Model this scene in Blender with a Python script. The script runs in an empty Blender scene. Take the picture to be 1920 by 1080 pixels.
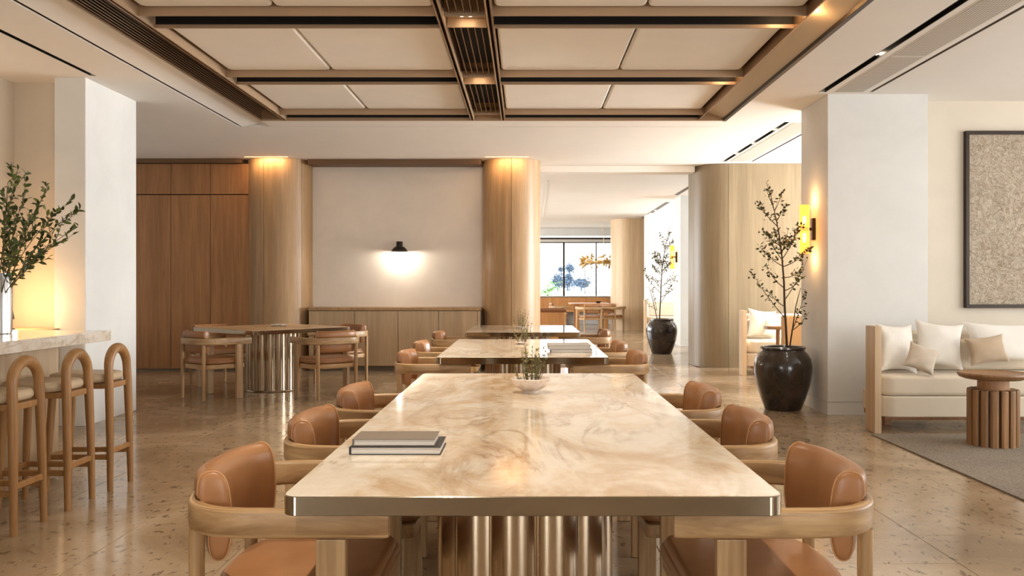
import bpy, bmesh, math, random
from mathutils import Vector, Matrix, Euler
random.seed(11)
S = bpy.context.scene
COL = S.collection
PI = math.pi

# ------------------------------------------------------------------ camera, sky, light, exposure
F, CX, CY, EYE = 1620.0, 985.0, 535.0, 1.25
cd = bpy.data.cameras.new('camera')
cam = bpy.data.objects.new('camera', cd)
COL.objects.link(cam)
cam.location = (0, 0, EYE)
cam.rotation_euler = (PI/2, 0, 0)
cd.sensor_width = 36.0
cd.lens = 36.0*F/1920.0
cd.shift_x = -(CX-960)/1920.0
cd.shift_y = -(540-CY)/1920.0
cd.clip_start = 0.05
cd.clip_end = 400
S.camera = cam

world = bpy.data.worlds.new('sky'); S.world = world
world.use_nodes = True
wn = world.node_tree.nodes; wl = world.node_tree.links
bg = wn['Background']
tc = wn.new('ShaderNodeTexCoord'); sp = wn.new('ShaderNodeSeparateXYZ'); rp = wn.new('ShaderNodeValToRGB')
wl.new(tc.outputs['Generated'], sp.inputs[0]); wl.new(sp.outputs[2], rp.inputs[0]); wl.new(rp.outputs[0], bg.inputs[0])
rp.color_ramp.elements[0].position = 0.0; rp.color_ramp.elements[0].color = (1.0, 0.99, 0.97, 1)
rp.color_ramp.elements[1].position = 0.7; rp.color_ramp.elements[1].color = (0.78, 0.89, 1.0, 1)
bg.inputs[1].default_value = 1.4

def light(kind, name, loc, energy, color, rot=(0, 0, 0), **kw):
    d = bpy.data.lights.new(name, kind)
    d.energy = energy; d.color = color
    for k, v in kw.items(): setattr(d, k, v)
    o = bpy.data.objects.new(name, d); COL.objects.link(o)
    o.location = loc; o.rotation_euler = rot
    return o
DAY = (0.88, 0.95, 1.0)
# daylight through the window wall behind the camera and the windows of the right-hand bays
light('AREA', 'daylight_rear_window', (5.7, -8.6, 1.85), 60, DAY, (PI/2, 0, math.radians(20)), shape='RECTANGLE', size=3.2, size_y=2.2)
light('AREA', 'daylight_rear_window.001', (-5.5, -8.6, 1.85), 90, DAY, (PI/2, 0, math.radians(-20)), shape='RECTANGLE', size=2.8, size_y=2.2)
light('AREA', 'daylight_far_left_window', (-6.5, 20.5, 1.85), 240, DAY, (0, -PI/2, 0), shape='RECTANGLE', size=2.2, size_y=9.0)  # unseen fill added on the left to brighten the far room
light('AREA', 'daylight_bay_window', (7.2, 4.4, 1.75), 29, DAY, (0, PI/2, 0), shape='RECTANGLE', size=2.3, size_y=6.0)
light('AREA', 'daylight_bay_window.001', (7.1, 12.2, 1.75), 240, DAY, (0, PI/2, 0), shape='RECTANGLE', size=2.3, size_y=1.5)
light('AREA', 'daylight_bay_window.002', (7.1, 16.2, 1.75), 75, DAY, (0, PI/2, 0), shape='RECTANGLE', size=2.3, size_y=2.6)
light('AREA', 'daylight_bay_window.003', (7.1, 21.0, 1.75), 110, DAY, (0, PI/2, 0), shape='RECTANGLE', size=2.3, size_y=3.6)
S.view_settings.view_transform = 'Standard'
S.view_settings.look = 'None'
S.view_settings.gamma = 1.0
S.view_settings.use_curve_mapping = False
S.view_settings.exposure = 1.52
WARM = (1.0, 0.70, 0.40)
WARM2 = (1.0, 0.90, 0.76)

# ------------------------------------------------------------------ helpers
def at(px, py, d):
    return Vector(((px-CX)*d/F, d, EYE-(py-CY)*d/F))
def lin(c):
    c /= 255.0
    return c/12.92 if c <= 0.04045 else ((c+0.055)/1.055)**2.4
def rgb(r, g, b): return (lin(r), lin(g), lin(b), 1.0)

class MB:
    """collects shapes and builds them as one mesh object"""
    def __init__(self):
        self.bm = bmesh.new()
        self.wn = False
    def _merge(self, t):
        me = bpy.data.meshes.new('t'); t.to_mesh(me); t.free()
        self.bm.from_mesh(me); bpy.data.meshes.remove(me)
    def box(self, x0, x1, y0, y1, z0, z1, bev=0.0, seg=1):
        t = bmesh.new()
        bmesh.ops.create_cube(t, size=1.0, matrix=Matrix.Translation(((x0+x1)/2, (y0+y1)/2, (z0+z1)/2)) @ Matrix.Diagonal((abs(x1-x0), abs(y1-y0), abs(z1-z0), 1)))
        if bev > 0:
            self.wn = True
            bmesh.ops.bevel(t, geom=list(t.edges), offset=bev, segments=seg, profile=0.5, affect='EDGES')
        self._merge(t); return self
    def prism(self, poly, z0, z1, bev=0.0, seg=2, bottom=True):
        """extrudes a plan outline (counter-clockwise) from z0 to z1, rounding its top (and bottom) edge"""
        n = len(poly); rings = []
        c = Vector((sum(p[0] for p in poly)/n, sum(p[1] for p in poly)/n))
        def ring(off, z):
            out = []
            for i in range(n):
                p = Vector(poly[i]); a = Vector(poly[i-1]); b = Vector(poly[(i+1) % n])
                t = (b-a); t.normalize() if t.length else None
                nn = Vector((t.y, -t.x))
                q = p - nn*off
                out.append(self.bm.verts.new((q.x, q.y, z)))
            rings.append(out)
        if bev > 0:
            self.wn = True
            if bottom:
                for k in range(seg):
                    a = PI/2*k/seg
                    ring(bev*(1-math.sin(a)), z0+bev*(1-math.cos(a)))
            else: ring(0, z0)
            ring(0, z0+bev if bottom else z0+1e-4)
            for k in range(seg+1):
                a = PI/2*k/seg
                ring(bev*(1-math.cos(a)), z1-bev*(1-math.sin(a)))
        else:
            ring(0, z0); ring(0, z1)
        for r0, r1 in zip(rings, rings[1:]):
            for i in range(n):
                self.bm.faces.new((r0[i], r0[(i+1) % n], r1[(i+1) % n], r1[i]))
        self.bm.faces.new(list(reversed(rings[0]))); self.bm.faces.new(rings[-1])
        return self
    def tube(self, pts, rad, seg=8, squash=None, cap=True, closed=False):
        """round tube along points; rad is a number or a list"""
        pts = [Vector(p) for p in pts]; n = len(pts)
        rs = rad if isinstance(rad, (list, tuple)) else [rad]*n
        up = None; rings = []
        for i, p in enumerate(pts):
            if closed: d = pts[(i+1) % n]-pts[i-1]
            else: d = pts[min(i+1, n-1)]-pts[max(i-1, 0)]
            if d.length < 1e-9: d = Vector((0, 0, 1))
            d.normalize()
            if up is None:
                up = Vector((0, 0, 1)) if abs(d.z) < 0.9 else Vector((1, 0, 0))
            u = up - d*up.dot(d); u.normalize(); up = u
            v = d.cross(u)
            su, sv = squash if squash else (1, 1)
            rings.append([self.bm.verts.new(p+u*math.cos(2*PI*k/seg)*rs[i]*su+v*math.sin(2*PI*k/seg)*rs[i]*sv) for k in range(seg)])
        pairs = list(zip(rings, rings[1:]))
        if closed: pairs.append((rings[-1], rings[0]))
        for a, b in pairs:
            for k in range(seg):
                self.bm.faces.new((a[k], a[(k+1) % seg], b[(k+1) % seg], b[k]))
        if cap and not closed:
            self.bm.faces.new(list(reversed(rings[0]))); self.bm.faces.new(rings[-1])
        return self
    def lathe(self, prof, seg=32, c=(0, 0, 0), close=False):
        """turns a profile of (radius, z) about the vertical axis"""
        rings = []
        for r, z in prof:
            if r < 1e-6:
                rings.append([self.bm.verts.new((c[0], c[1], c[2]+z))])
            else:
                rings.append([self.bm.verts.new((c[0]+r*math.cos(2*PI*k/seg), c[1]+r*math.sin(2*PI*k/seg), c[2]+z)) for k in range(seg)])
        for a, b in zip(rings, rings[1:]):
            for k in range(seg):
                k2 = (k+1) % seg
                if len(a) == 1 and len(b) == 1: continue
                if len(a) == 1: self.bm.faces.new((a[0], b[k2], b[k]))
                elif len(b) == 1: self.bm.faces.new((a[k], a[k2], b[0]))
                else: self.bm.faces.new((a[k], a[k2], b[k2], b[k]))
        return self
    def sweep(self, path, normals, prof, scales=None, capped=True, ulen=True):
        """sweeps a closed profile of (outward, up) along a flat path; stores uv (length, around)"""
        uv = self.bm.loops.layers.uv.verify()
        n = len(path); m = len(prof); rings = []; L = [0.0]
        for i in range(1, n): L.append(L[-1]+(Vector(path[i])-Vector(path[i-1])).length)
        for i in range(n):
            p = Vector(path[i]); nn = Vector(normals[i]); s = scales[i] if scales else (1, 1)
            rings.append([self.bm.verts.new((p.x+nn.x*a*s[0], p.y+nn.y*a*s[0], p.z+b*s[1])) for a, b in prof])
        for i in range(n-1):
            for k in range(m):
                k2 = (k+1) % m
                f = self.bm.faces.new((rings[i][k], rings[i][k2], rings[i+1][k2], rings[i+1][k]))
                vals = ((L[i], k/m), (L[i], (k+1)/m), (L[i+1], (k+1)/m), (L[i+1], k/m))
                for lp, w in zip(f.loops, vals): lp[uv].uv = (w[0], w[1]*0.25)
        if capped:
            self.bm.faces.new(list(reversed(rings[0]))); self.bm.faces.new(rings[-1])
        return self
    def pillow(self, w, h, t, n=20, pinch=0.14):
        """stuffed square cushion in the XZ plane, thickness along Y, corners drawn out"""
        grid = {}
        for side in (1, -1):
            for i in range(n+1):
                for j in range(n+1):
                    u = 2*i/n-1; v = 2*j/n-1
                    edge = i in (0, n) or j in (0, n)
                    if edge and side == -1: grid[(side, i, j)] = grid[(1, i, j)]; continue
                    k = max(0.0, (1-u**2)*(1-v**2))**0.42
                    x = u*w/2*(1-pinch*(1-v*v)*abs(u)); z = v*h/2*(1-pinch*(1-u*u)*abs(v))
                    wr = 0.05*t*math.sin(6*u+3*v+w*30)*abs(v)+0.06*t*math.sin(8*v-5*u+h*20)*abs(u)
                    grid[(side, i, j)] = self.bm.verts.new((x, side*(t/2*k+(0 if edge else wr*k)), z))
            for i in range(n):
                for j in range(n):
                    q = [grid[(side, i, j)], grid[(side, i+1, j)], grid[(side, i+1, j+1)], grid[(side, i, j+1)]]
                    self.bm.faces.new(q if side == -1 else q[::-1])
        return self
    def build(self, name, mat, parent=None, smooth=True, angle=40):
        me = bpy.data.meshes.new(name)
        bmesh.ops.recalc_face_normals(self.bm, faces=self.bm.faces)
        self.bm.to_mesh(me); self.bm.free()
        if smooth:
            me.polygons.foreach_set('use_smooth', [True]*len(me.polygons))
            me.set_sharp_from_angle(angle=math.radians(angle))
        me.materials.append(mat)
        o = bpy.data.objects.new(name, me); COL.objects.link(o)
        if parent: o.parent = parent
        if smooth and self.wn:
            md = o.modifiers.new('even_shading', 'WEIGHTED_NORMAL'); md.keep_sharp = True; md.weight = 100
        return o

def tag(o, label=None, cat=None, group=None, kind=None):
    if label: o['label'] = label
    if cat: o['category'] = cat
    if group: o['group'] = group
    if kind: o['kind'] = kind
    return o
def thing(name, loc, label, cat, rz=0.0, group=None):
    o = bpy.data.objects.new(name, None); COL.objects.link(o)
    o.empty_display_size = 0.1
    o.location = loc; o.rotation_euler = (0, 0, rz)
    return tag(o, label, cat, group)
KIDS = {}
def copy_tree(o, parent=None):
    c = o.copy(); COL.objects.link(c)
    if parent: c.parent = parent
    for ch in o.children: copy_tree(ch, c)
    return c
def place(src, loc, rz, label, group=None):
    c = copy_tree(src)
    c.location = loc; c.rotation_euler = (0, 0, rz); c['label'] = label
    if group: c['group'] = group
    elif 'group' in c: del c['group']
    return c
def dup(o, parent, loc=None, rot=None, scale=None):
    c = o.copy(); COL.objects.link(c); c.parent = parent
    if loc is not None: c.location = loc
    if rot is not None: c.rotation_euler = rot
    if scale is not None: c.scale = scale
    return c
def rrect(x0, x1, y0, y1, r, seg=5):
    pts = []
    for cx, cy, a0 in ((x1-r, y0+r, -PI/2), (x1-r, y1-r, 0), (x0+r, y1-r, PI/2), (x0+r, y0+r, PI)):
        for k in range(seg+1):
            a = a0+PI/2*k/seg
            pts.append((cx+r*math.cos(a), cy+r*math.sin(a)))
    return pts

# ------------------------------------------------------------------ materials
def base_mat(name, color=(0.8, 0.8, 0.8, 1), rough=0.5, metal=0.0, coat=0.0, **kw):
    m = bpy.data.materials.new(name); m.use_nodes = True
    b = m.node_tree.nodes['Principled BSDF']
    b.inputs['Base Color'].default_value = color
    b.inputs['Roughness'].default_value = rough
    b.inputs['Metallic'].default_value = metal
    b.inputs['Coat Weight'].default_value = coat
    if coat: b.inputs['Coat Roughness'].default_value = 0.06
    for k, v in kw.items(): b.inputs[k].default_value = v
    return m
def N(m, t, **kw):
    n = m.node_tree.nodes.new(t)
    for k, v in kw.items():
        if isinstance(k, str) and k in n.inputs: n.inputs[k].default_value = v
        else: setattr(n, k, v)
    return n
def LK(m, a, b): m.node_tree.links.new(a, b)
def ramp(m, src, stops):
    r = N(m, 'ShaderNodeValToRGB')
    e = r.color_ramp.elements
    while len(e) < len(stops): e.new(0.5)
    for i, (p, c) in enumerate(stops): e[i].position = p; e[i].color = c
    LK(m, src, r.inputs[0]); return r
def coords(m, src='Object', scale=(1, 1, 1), rand=True):
    t = N(m, 'ShaderNodeTexCoord')
    mp = N(m, 'ShaderNodeMapping'); mp.inputs['Scale'].default_value = scale
    out = t.outputs[src] if src != 'World' else N(m, 'ShaderNodeNewGeometry').outputs['Position']
    if rand:
        oi = N(m, 'ShaderNodeObjectInfo'); mul = N(m, 'ShaderNodeMath', operation='MULTIPLY'); mul.inputs[1].default_value = 37.0
        LK(m, oi.outputs['Random'], mul.inputs[0])
        ad = N(m, 'ShaderNodeVectorMath', operation='ADD'); LK(m, out, ad.inputs[0]); LK(m, mul.outputs[0], ad.inputs[1]); out = ad.outputs[0]
    LK(m, out, mp.inputs[0]); return mp.outputs[0]
def noise(m, v, scale, detail=4, rough=0.55, dist=0.0):
    n = N(m, 'ShaderNodeTexNoise'); n.inputs['Scale'].default_value = scale; n.inputs['Detail'].default_value = detail
    n.inputs['Roughness'].default_value = rough; n.inputs['Distortion'].default_value = dist
    LK(m, v, n.inputs['Vector']); return n.outputs[0]
def bump(m, h, strength=0.2, dist=0.01):
    b = N(m, 'ShaderNodeBump'); b.inputs['Strength'].default_value = strength; b.inputs['Distance'].default_value = dist
    LK(m, h, b.inputs['Height']); LK(m, b.outputs[0], m.node_tree.nodes['Principled BSDF'].inputs['Normal'])
def setcol(m, out): LK(m, out, m.node_tree.nodes['Principled BSDF'].inputs['Base Color'])
def mixc(m, fac, a, b, mode='MIX'):
    x = N(m, 'ShaderNodeMix', data_type='RGBA', blend_type=mode)
    for sock, v in ((x.inputs[0], fac), (x.inputs[6], a), (x.inputs[7], b)):
        if hasattr(v, 'is_linked') or hasattr(v, 'links'): LK(m, v, sock)
        else: sock.default_value = v
    return x.outputs[2]

def wood(name, dark, light_, axis='Z', scale=1.0, rough=0.42, src='Object', rand=True, coat=0.0):
    m = base_mat(name, light_, rough, coat=coat)
    a, b = 26*scale, 1.3*scale
    sc = {'X': (b, a, a), 'Y': (a, b, a), 'Z': (a, a, b), 'U': (2.2*scale, 42*scale, 1)}[axis]
    v = coords(m, src, sc, rand)
    n1 = noise(m, v, 1.0, 5, 0.6, 0.6)
    v2 = coords(m, src, tuple(x*0.22 for x in sc), rand)
    n2 = noise(m, v2, 1.0, 3, 0.5, 0.8)
    mid = tuple((dark[i]+light_[i])/2 for i in range(3))+(1,)
    r1 = ramp(m, n1, [(0.30, dark), (0.5, mid), (0.68, light_)])
    r2 = ramp(m, n2, [(0.3, (0.82, 0.80, 0.78, 1)), (0.7, (1.06, 1.05, 1.04, 1))])
    setcol(m, mixc(m, 1.0, r1.outputs[0], r2.outputs[0], 'MULTIPLY'))
    bump(m, n1, 0.08, 0.003)
    return m
def plaster(name, c, rough=0.85, var=0.05):
    m = base_mat(name, c, rough)
    v = coords(m, 'World', (1, 1, 1), False)
    n = noise(m, v, 1.6, 6, 0.6, 0.4)
    lo = tuple(x*(1-var) for x in c[:3])+(1,); hi = tuple(min(1, x*(1+var)) for x in c[:3])+(1,)
    setcol(m, ramp(m, n, [(0.3, lo), (0.7, hi)]).outputs[0])
    bump(m, noise(m, v, 60, 3), 0.04, 0.004)
    return m
def fabric(name, c, scale=500, var=0.12, rough=0.9, b=0.25):
    m = base_mat(name, c, rough)
    m.node_tree.nodes['Principled BSDF'].inputs['Sheen Weight'].default_value = 0.15
    v = coords(m, 'Object', (1, 1, 1), True)
    n = noise(m, v, scale, 2); n2 = noise(m, v, 3.0, 4)
    lo = tuple(x*(1-var) for x in c[:3])+(1,)
    setcol(m, mixc(m, 0.5, ramp(m, n, [(0.35, lo), (0.65, c)]).outputs[0], ramp(m, n2, [(0.3, lo), (0.7, c)]).outputs[0]))
    bump(m, n2, b, 0.02)
    return m

M = {}
M['wall_white'] = plaster('white_limewash', rgb(228, 226, 221))
M['wall_beige'] = plaster('beige_limewash', rgb(220, 208, 190))
M['wall_back'] = plaster('back_wall_plaster', rgb(240, 231, 220))
M['ceiling'] = plaster('ceiling_paint', rgb(241, 235, 227), var=0.015)
M['panel'] = plaster('ceiling_panel_cloth', rgb(238, 231, 221), var=0.03)
M['wood_dark'] = wood('oak_wall_panel', rgb(156, 110, 70), rgb(184, 135, 90), 'Z')
M['wood_mid'] = wood('oak_column_veneer', rgb(170, 136, 96), rgb(192, 158, 116), 'Z')
M['wood_pale'] = wood('pale_oak_veneer', rgb(186, 160, 126), rgb(204, 179, 145), 'Z')
M['wood_part'] = wood('light_oak_partition', rgb(136, 118, 91), rgb(150, 132, 104), 'Z')
M['wood_pale2'] = wood('pale_ash_veneer', rgb(208, 178, 140), rgb(222, 194, 156), 'Z')
M['chair_wood'] = wood('chair_ash_upright', rgb(156, 118, 76), rgb(210, 174, 126), 'Z', 1.2, 0.38)
M['chair_rail'] = wood('chair_ash_bent', rgb(146, 108, 68), rgb(212, 176, 128), 'U', 1.5, 0.38, 'UV')
M['chair_flat'] = wood('chair_ash_flat', rgb(178, 140, 96), rgb(202, 165, 118), 'X', 1.6, 0.4)
M['stool_wood'] = wood('bar_stool_oak', rgb(158, 114, 66), rgb(182, 137, 86), 'Z', 1.4, 0.36)
M['table_wood'] = wood('side_table_oak', rgb(128, 92, 58), rgb(166, 124, 82), 'Z', 1.5, 0.42)
M['far_wood'] = wood('far_oak', rgb(186, 128, 74), rgb(214, 158, 100), 'Z', 1.0, 0.42)

m = base_mat('tan_leather', rgb(170, 116, 74), 0.36)
v = coords(m, 'Object', (1, 1, 1))
setcol(m, ramp(m, noise(m, v, 5, 4), [(0.3, rgb(150, 101, 61)), (0.7, rgb(170, 119, 76))]).outputs[0])
bump(m, noise(m, v, 240, 2), 0.06, 0.002)
M['leather'] = m
M['piping'] = base_mat('leather_piping', rgb(190, 140, 94), 0.4)
m = base_mat('cream_leather', rgb(206, 184, 152), 0.42); bump(m, noise(m, coords(m, 'Object'), 200, 2), 0.06, 0.002); M['cream_leather'] = m

m = base_mat('polished_nickel', rgb(176, 162, 142), 0.09, 1.0); M['chrome'] = m
M['brushed_nickel'] = base_mat('brushed_nickel', rgb(186, 166, 140), 0.22, 1.0)
M['bronze'] = base_mat('brushed_bronze', rgb(150, 120, 90), 0.38, 0.75)
M['bronze_light'] = base_mat('satin_bronze_paint', rgb(176, 148, 118), 0.45, 0.35)
M['bronze_gloss'] = base_mat('polished_bronze_sheet', rgb(206, 192, 172), 0.38, 0.45)
M['black'] = base_mat('black_void', rgb(22, 19, 17), 0.8)
M['black_metal'] = base_mat('black_metal', rgb(26, 23, 20), 0.4, 0.3)
M['dark_frame'] = base_mat('dark_bronze_frame', rgb(52, 40, 32), 0.4, 0.5)
M['reveal'] = base_mat('brown_reveal', rgb(112, 82, 54), 0.5)  # cornice colour darkened to carry the shade of its underside
M['reveal_dark'] = base_mat('dark_reveal', rgb(70, 48, 32), 0.7)
M['grey'] = base_mat('plinth_grey', rgb(120, 110, 98), 0.6)
M['silver'] = base_mat('brushed_silver', rgb(205, 203, 200), 0.2, 1.0)
m = base_mat('brushed_silver_vase', rgb(205, 203, 200), 0.22, 1.0); bump(m, noise(m, coords(m, 'Object', (30, 30, 4)), 1.0, 4), 0.15, 0.004); M['silver_vase'] = m

# travertine-like table tops
def stone_top(name, c_lo, c_mid, c_hi, vein, rough=0.07, sc=1.0):
    m = base_mat(name, c_mid, rough, **{'Specular IOR Level': 0.62})
    v = coords(m, 'Object', (1.5*sc, 0.8*sc, 1.5*sc), True)
    n1 = noise(m, v, 1.6, 8, 0.62, 1.6)
    r1 = ramp(m, n1, [(0.36, c_lo), (0.455, c_mid), (0.56, c_hi)])
    v2 = coords(m, 'Object', (2.2*sc, 0.55*sc, 2*sc), True)
    n2 = noise(m, v2, 1.3, 7, 0.6, 2.2)
    s1 = N(m, 'ShaderNodeMath', operation='SUBTRACT'); s1.inputs[1].default_value = 0.5; LK(m, n2, s1.inputs[0])
    s2 = N(m, 'ShaderNodeMath', operation='ABSOLUTE'); LK(m, s1.outputs[0], s2.inputs[0])
    r2 = ramp(m, s2.outputs[0], [(0.0, (1, 1, 1, 1)), (0.010, (0.55, 0.55, 0.55, 1)), (0.06, (0, 0, 0, 1))])
    n3 = noise(m, v, 2.3, 3)
    r3 = ramp(m, n3, [(0.40, (0, 0, 0, 1)), (0.58, (0.85, 0.85, 0.85, 1))])
    mul = N(m, 'ShaderNodeMath', operation='MULTIPLY'); LK(m, r2.outputs[0], mul.inputs[0]); LK(m, r3.outputs[0], mul.inputs[1])
    c = mixc(m, mul.outputs[0], r1.outputs[0], vein)
    n4 = noise(m, coords(m, 'Object', (1, 1, 1), True), 30, 5)
    c = mixc(m, 0.22, c, ramp(m, n4, [(0.3, c_lo), (0.7, c_hi)]).outputs[0])
    setcol(m, c)
    return m
M['marble'] = stone_top('warm_onyx_marble', rgb(194, 160, 120), rgb(218, 196, 168), rgb(234, 222, 204), rgb(142, 102, 64))
M['table_satin'] = stone_top('satin_warm_stone', rgb(190, 146, 98), rgb(212, 172, 126), rgb(226, 192, 150), rgb(150, 104, 62), 0.38)
M['bar_stone'] = stone_top('pale_bar_marble', rgb(206, 190, 168), rgb(226, 214, 196), rgb(236, 228, 216), rgb(176, 150, 118), 0.1, 2.0)

# polished stone floor
m = base_mat('polished_floor_stone', rgb(168, 132, 94), 0.16, **{'Specular IOR Level': 0.55})
v = coords(m, 'World', (1, 1, 1), False)
n1 = noise(m, v, 0.9, 7, 0.6, 0.8)
r1 = ramp(m, n1, [(0.34, rgb(140, 117, 90)), (0.5, rgb(166, 142, 113)), (0.66, rgb(192, 169, 140))])
vs = coords(m, 'World', (1.0, 0.55, 1), False)
n2 = noise(m, vs, 26, 3, 0.55, 0.6)
r2 = ramp(m, n2, [(0.33, (0.40, 0.36, 0.32, 1)), (0.40, (1, 1, 1, 1))])
c = mixc(m, 0.95, r1.outputs[0], r2.outputs[0], 'MULTIPLY')
n3 = noise(m, vs, 60, 2, 0.5)
r3 = ramp(m, n3, [(0.68, (0, 0, 0, 1)), (0.76, (0.6, 0.6, 0.6, 1))])
c = mixc(m, r3.outputs[0], c, rgb(214, 190, 160))
oi = N(m, 'ShaderNodeObjectInfo')
r4 = ramp(m, oi.outputs['Random'], [(0, (0.94, 0.93, 0.92, 1)), (1, (1.05, 1.05, 1.05, 1))])
setcol(m, mixc(m, 1.0, c, r4.outputs[0], 'MULTIPLY'))
rr = ramp(m, noise(m, v, 5, 4), [(0.3, (0.11, 0.11, 0.11, 1)), (0.7, (0.22, 0.22, 0.22, 1))])
LK(m, rr.outputs[0], m.node_tree.nodes['Principled BSDF'].inputs['Roughness'])
bump(m, n1, 0.03, 0.01)
M['floor'] = m
M['grout'] = base_mat('floor_joint', rgb(112, 84, 58), 0.7)

M['sofa'] = fabric('cream_linen', rgb(222, 206, 182))
M['pillow_white'] = fabric('white_linen', rgb(238, 231, 220), b=0.5)
M['pillow_grey'] = fabric('grey_beige_linen', rgb(208, 192, 172), b=0.5)
M['pillow_tan'] = fabric('tan_linen', rgb(186, 162, 134), b=0.5)
m = base_mat('wool_rug', rgb(150, 132, 110), 0.95)
v = coords(m, 'World', (1, 1, 1), False)
n1 = noise(m, v, 70, 3); n2 = noise(m, v, 2.2, 4)
setcol(m, mixc(m, 0.5, ramp(m, n1, [(0.36, rgb(84, 74, 62)), (0.64, rgb(164, 150, 132))]).outputs[0], ramp(m, n2, [(0.3, rgb(118, 104, 88)), (0.7, rgb(148, 134, 116))]).outputs[0]))
bump(m, n1, 0.5, 0.01); M['rug'] = m
m = base_mat('dark_glazed_clay', rgb(48, 38, 30), 0.22, coat=0.4)
v = coords(m, 'Object', (1, 1, 1)); n1 = noise(m, v, 5, 5, 0.6, 0.5)
setcol(m, ramp(m, n1, [(0.35, rgb(34, 27, 22)), (0.7, rgb(72, 57, 44))]).outputs[0]); bump(m, n1, 0.18, 0.02); M['clay'] = m
M['soil'] = base_mat('dark_soil', rgb(46, 34, 24), 0.95)
m = base_mat('relief_canvas', rgb(196, 178, 154), 0.9)
v = coords(m, 'Object', (1, 1, 1)); n1 = noise(m, v, 5, 6, 0.7, 3.0); n2 = noise(m, v, 13, 5, 0.65, 3.5)
mx = mixc(m, 0.6, ramp(m, n1, [(0.36, rgb(150, 126, 98)), (0.56, rgb(204, 187, 164))]).outputs[0], ramp(m, n2, [(0.38, rgb(156, 132, 106)), (0.56, rgb(214, 200, 180))]).outputs[0])
setcol(m, mx); bump(m, n2, 0.9, 0.03); M['canvas'] = m
m = base_mat('green_leaf', rgb(86, 96, 42), 0.45)
oi = N(m, 'ShaderNodeObjectInfo'); setcol(m, ramp(m, oi.outputs['Random'], [(0, rgb(46, 58, 22)), (0.6, rgb(78, 90, 38)), (1, rgb(116, 122, 60))]).outputs[0]); M['leaf'] = m
m = base_mat('olive_leaf', rgb(80, 74, 40), 0.5)
v = coords(m, 'Object', (1, 1, 1)); setcol(m, ramp(m, noise(m, v, 14, 2), [(0.3, rgb(54, 54, 26)), (0.7, rgb(100, 98, 50))]).outputs[0]); M['leaf_olive'] = m
m = base_mat('pale_sprig', rgb(138, 130, 74), 0.6); M['sprig'] = m
M['bark'] = base_mat('thin_bark', rgb(74, 58, 42), 0.8)
M['stem'] = base_mat('green_brown_stem', rgb(92, 80, 46), 0.7)
m = base_mat('pale_stone_bowl', rgb(228, 204, 180), 0.45); v = coords(m, 'Object'); n1 = noise(m, v, 30, 4); setcol(m, ramp(m, n1, [(0.35, rgb(222, 198, 174)), (0.65, rgb(244, 232, 220))]).outputs[0]); bump(m, n1, 0.2, 0.004); M['bowl'] = m
M['book_grey'] = base_mat('taupe_book_cloth', rgb(124, 108, 92), 0.55)
M['book_black'] = base_mat('black_book_cloth', rgb(38, 35, 33), 0.5)
M['book_silver'] = base_mat('grey_book_cloth', rgb(150, 142, 132), 0.5)
m = base_mat('page_block', rgb(208, 200, 190), 0.8); bump(m, noise(m, coords(m, 'Object', (1, 1, 900)), 1.0, 2), 0.2, 0.001); M['pages'] = m
def emit(name, c, s):
    m = base_mat(name, c, 0.4); b = m.node_tree.nodes['Principled BSDF']
    b.inputs['Emission Color'].default_value = c; b.inputs['Emission Strength'].default_value = s; return m
M['glow'] = emit('lit_lamp_lens', (1.0, 0.82, 0.58, 1), 9.0)
M['glow_soft'] = emit('lit_led_strip', (1.0, 0.66, 0.34, 1), 0.9)
m = base_mat('amber_glass', rgb(240, 164, 70), 0.18, **{'Transmission Weight': 0.9, 'IOR': 1.1})
b = m.node_tree.nodes['Principled BSDF']; b.inputs['Emission Color'].default_value = (1.0, 0.50, 0.12, 1); b.inputs['Emission Strength'].default_value = 0.30; M['amber'] = m
m = base_mat('vent_perforation', rgb(214, 204, 192), 0.7)
v = coords(m, 'World', (1, 1, 1), False)
vo = N(m, 'ShaderNodeTexVoronoi', feature='F1'); vo.inputs['Scale'].default_value = 46.0; vo.inputs['Randomness'].default_value = 0.0; LK(m, v, vo.inputs['Vector'])
setcol(m, ramp(m, vo.outputs['Distance'], [(0.28, rgb(104, 94, 84)), (0.4, rgb(218, 208, 196))]).outputs[0]); M['perf'] = m
m = base_mat('window_glass', (1, 1, 1, 1), 0.0, **{'Transmission Weight': 1.0, 'IOR': 1.01}); M['glass'] = m
M['haze_blue'] = base_mat('distant_blue_foliage', rgb(104, 122, 142), 0.9)  # blue haze of distance is put into the foliage colour
M['haze_pale'] = base_mat('distant_pale_wall', rgb(222, 222, 214), 0.9)
M['palm'] = base_mat('palm_green', rgb(150, 190, 120), 0.6)
M['gold'] = base_mat('pale_gold', rgb(236, 206, 146), 0.5, 0.2)
M['bead'] = base_mat('glass_bead', rgb(150, 162, 176), 0.3)
M['terrace'] = base_mat('terrace_paving', rgb(226, 218, 204), 0.9)
M['white_metal'] = base_mat('white_metal', rgb(232, 226, 216), 0.5)
M['brown_leather'] = base_mat('brown_leather', rgb(128, 78, 40), 0.45)
M['taupe_wool'] = fabric('tan_upholstery', rgb(196, 152, 104))

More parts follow.
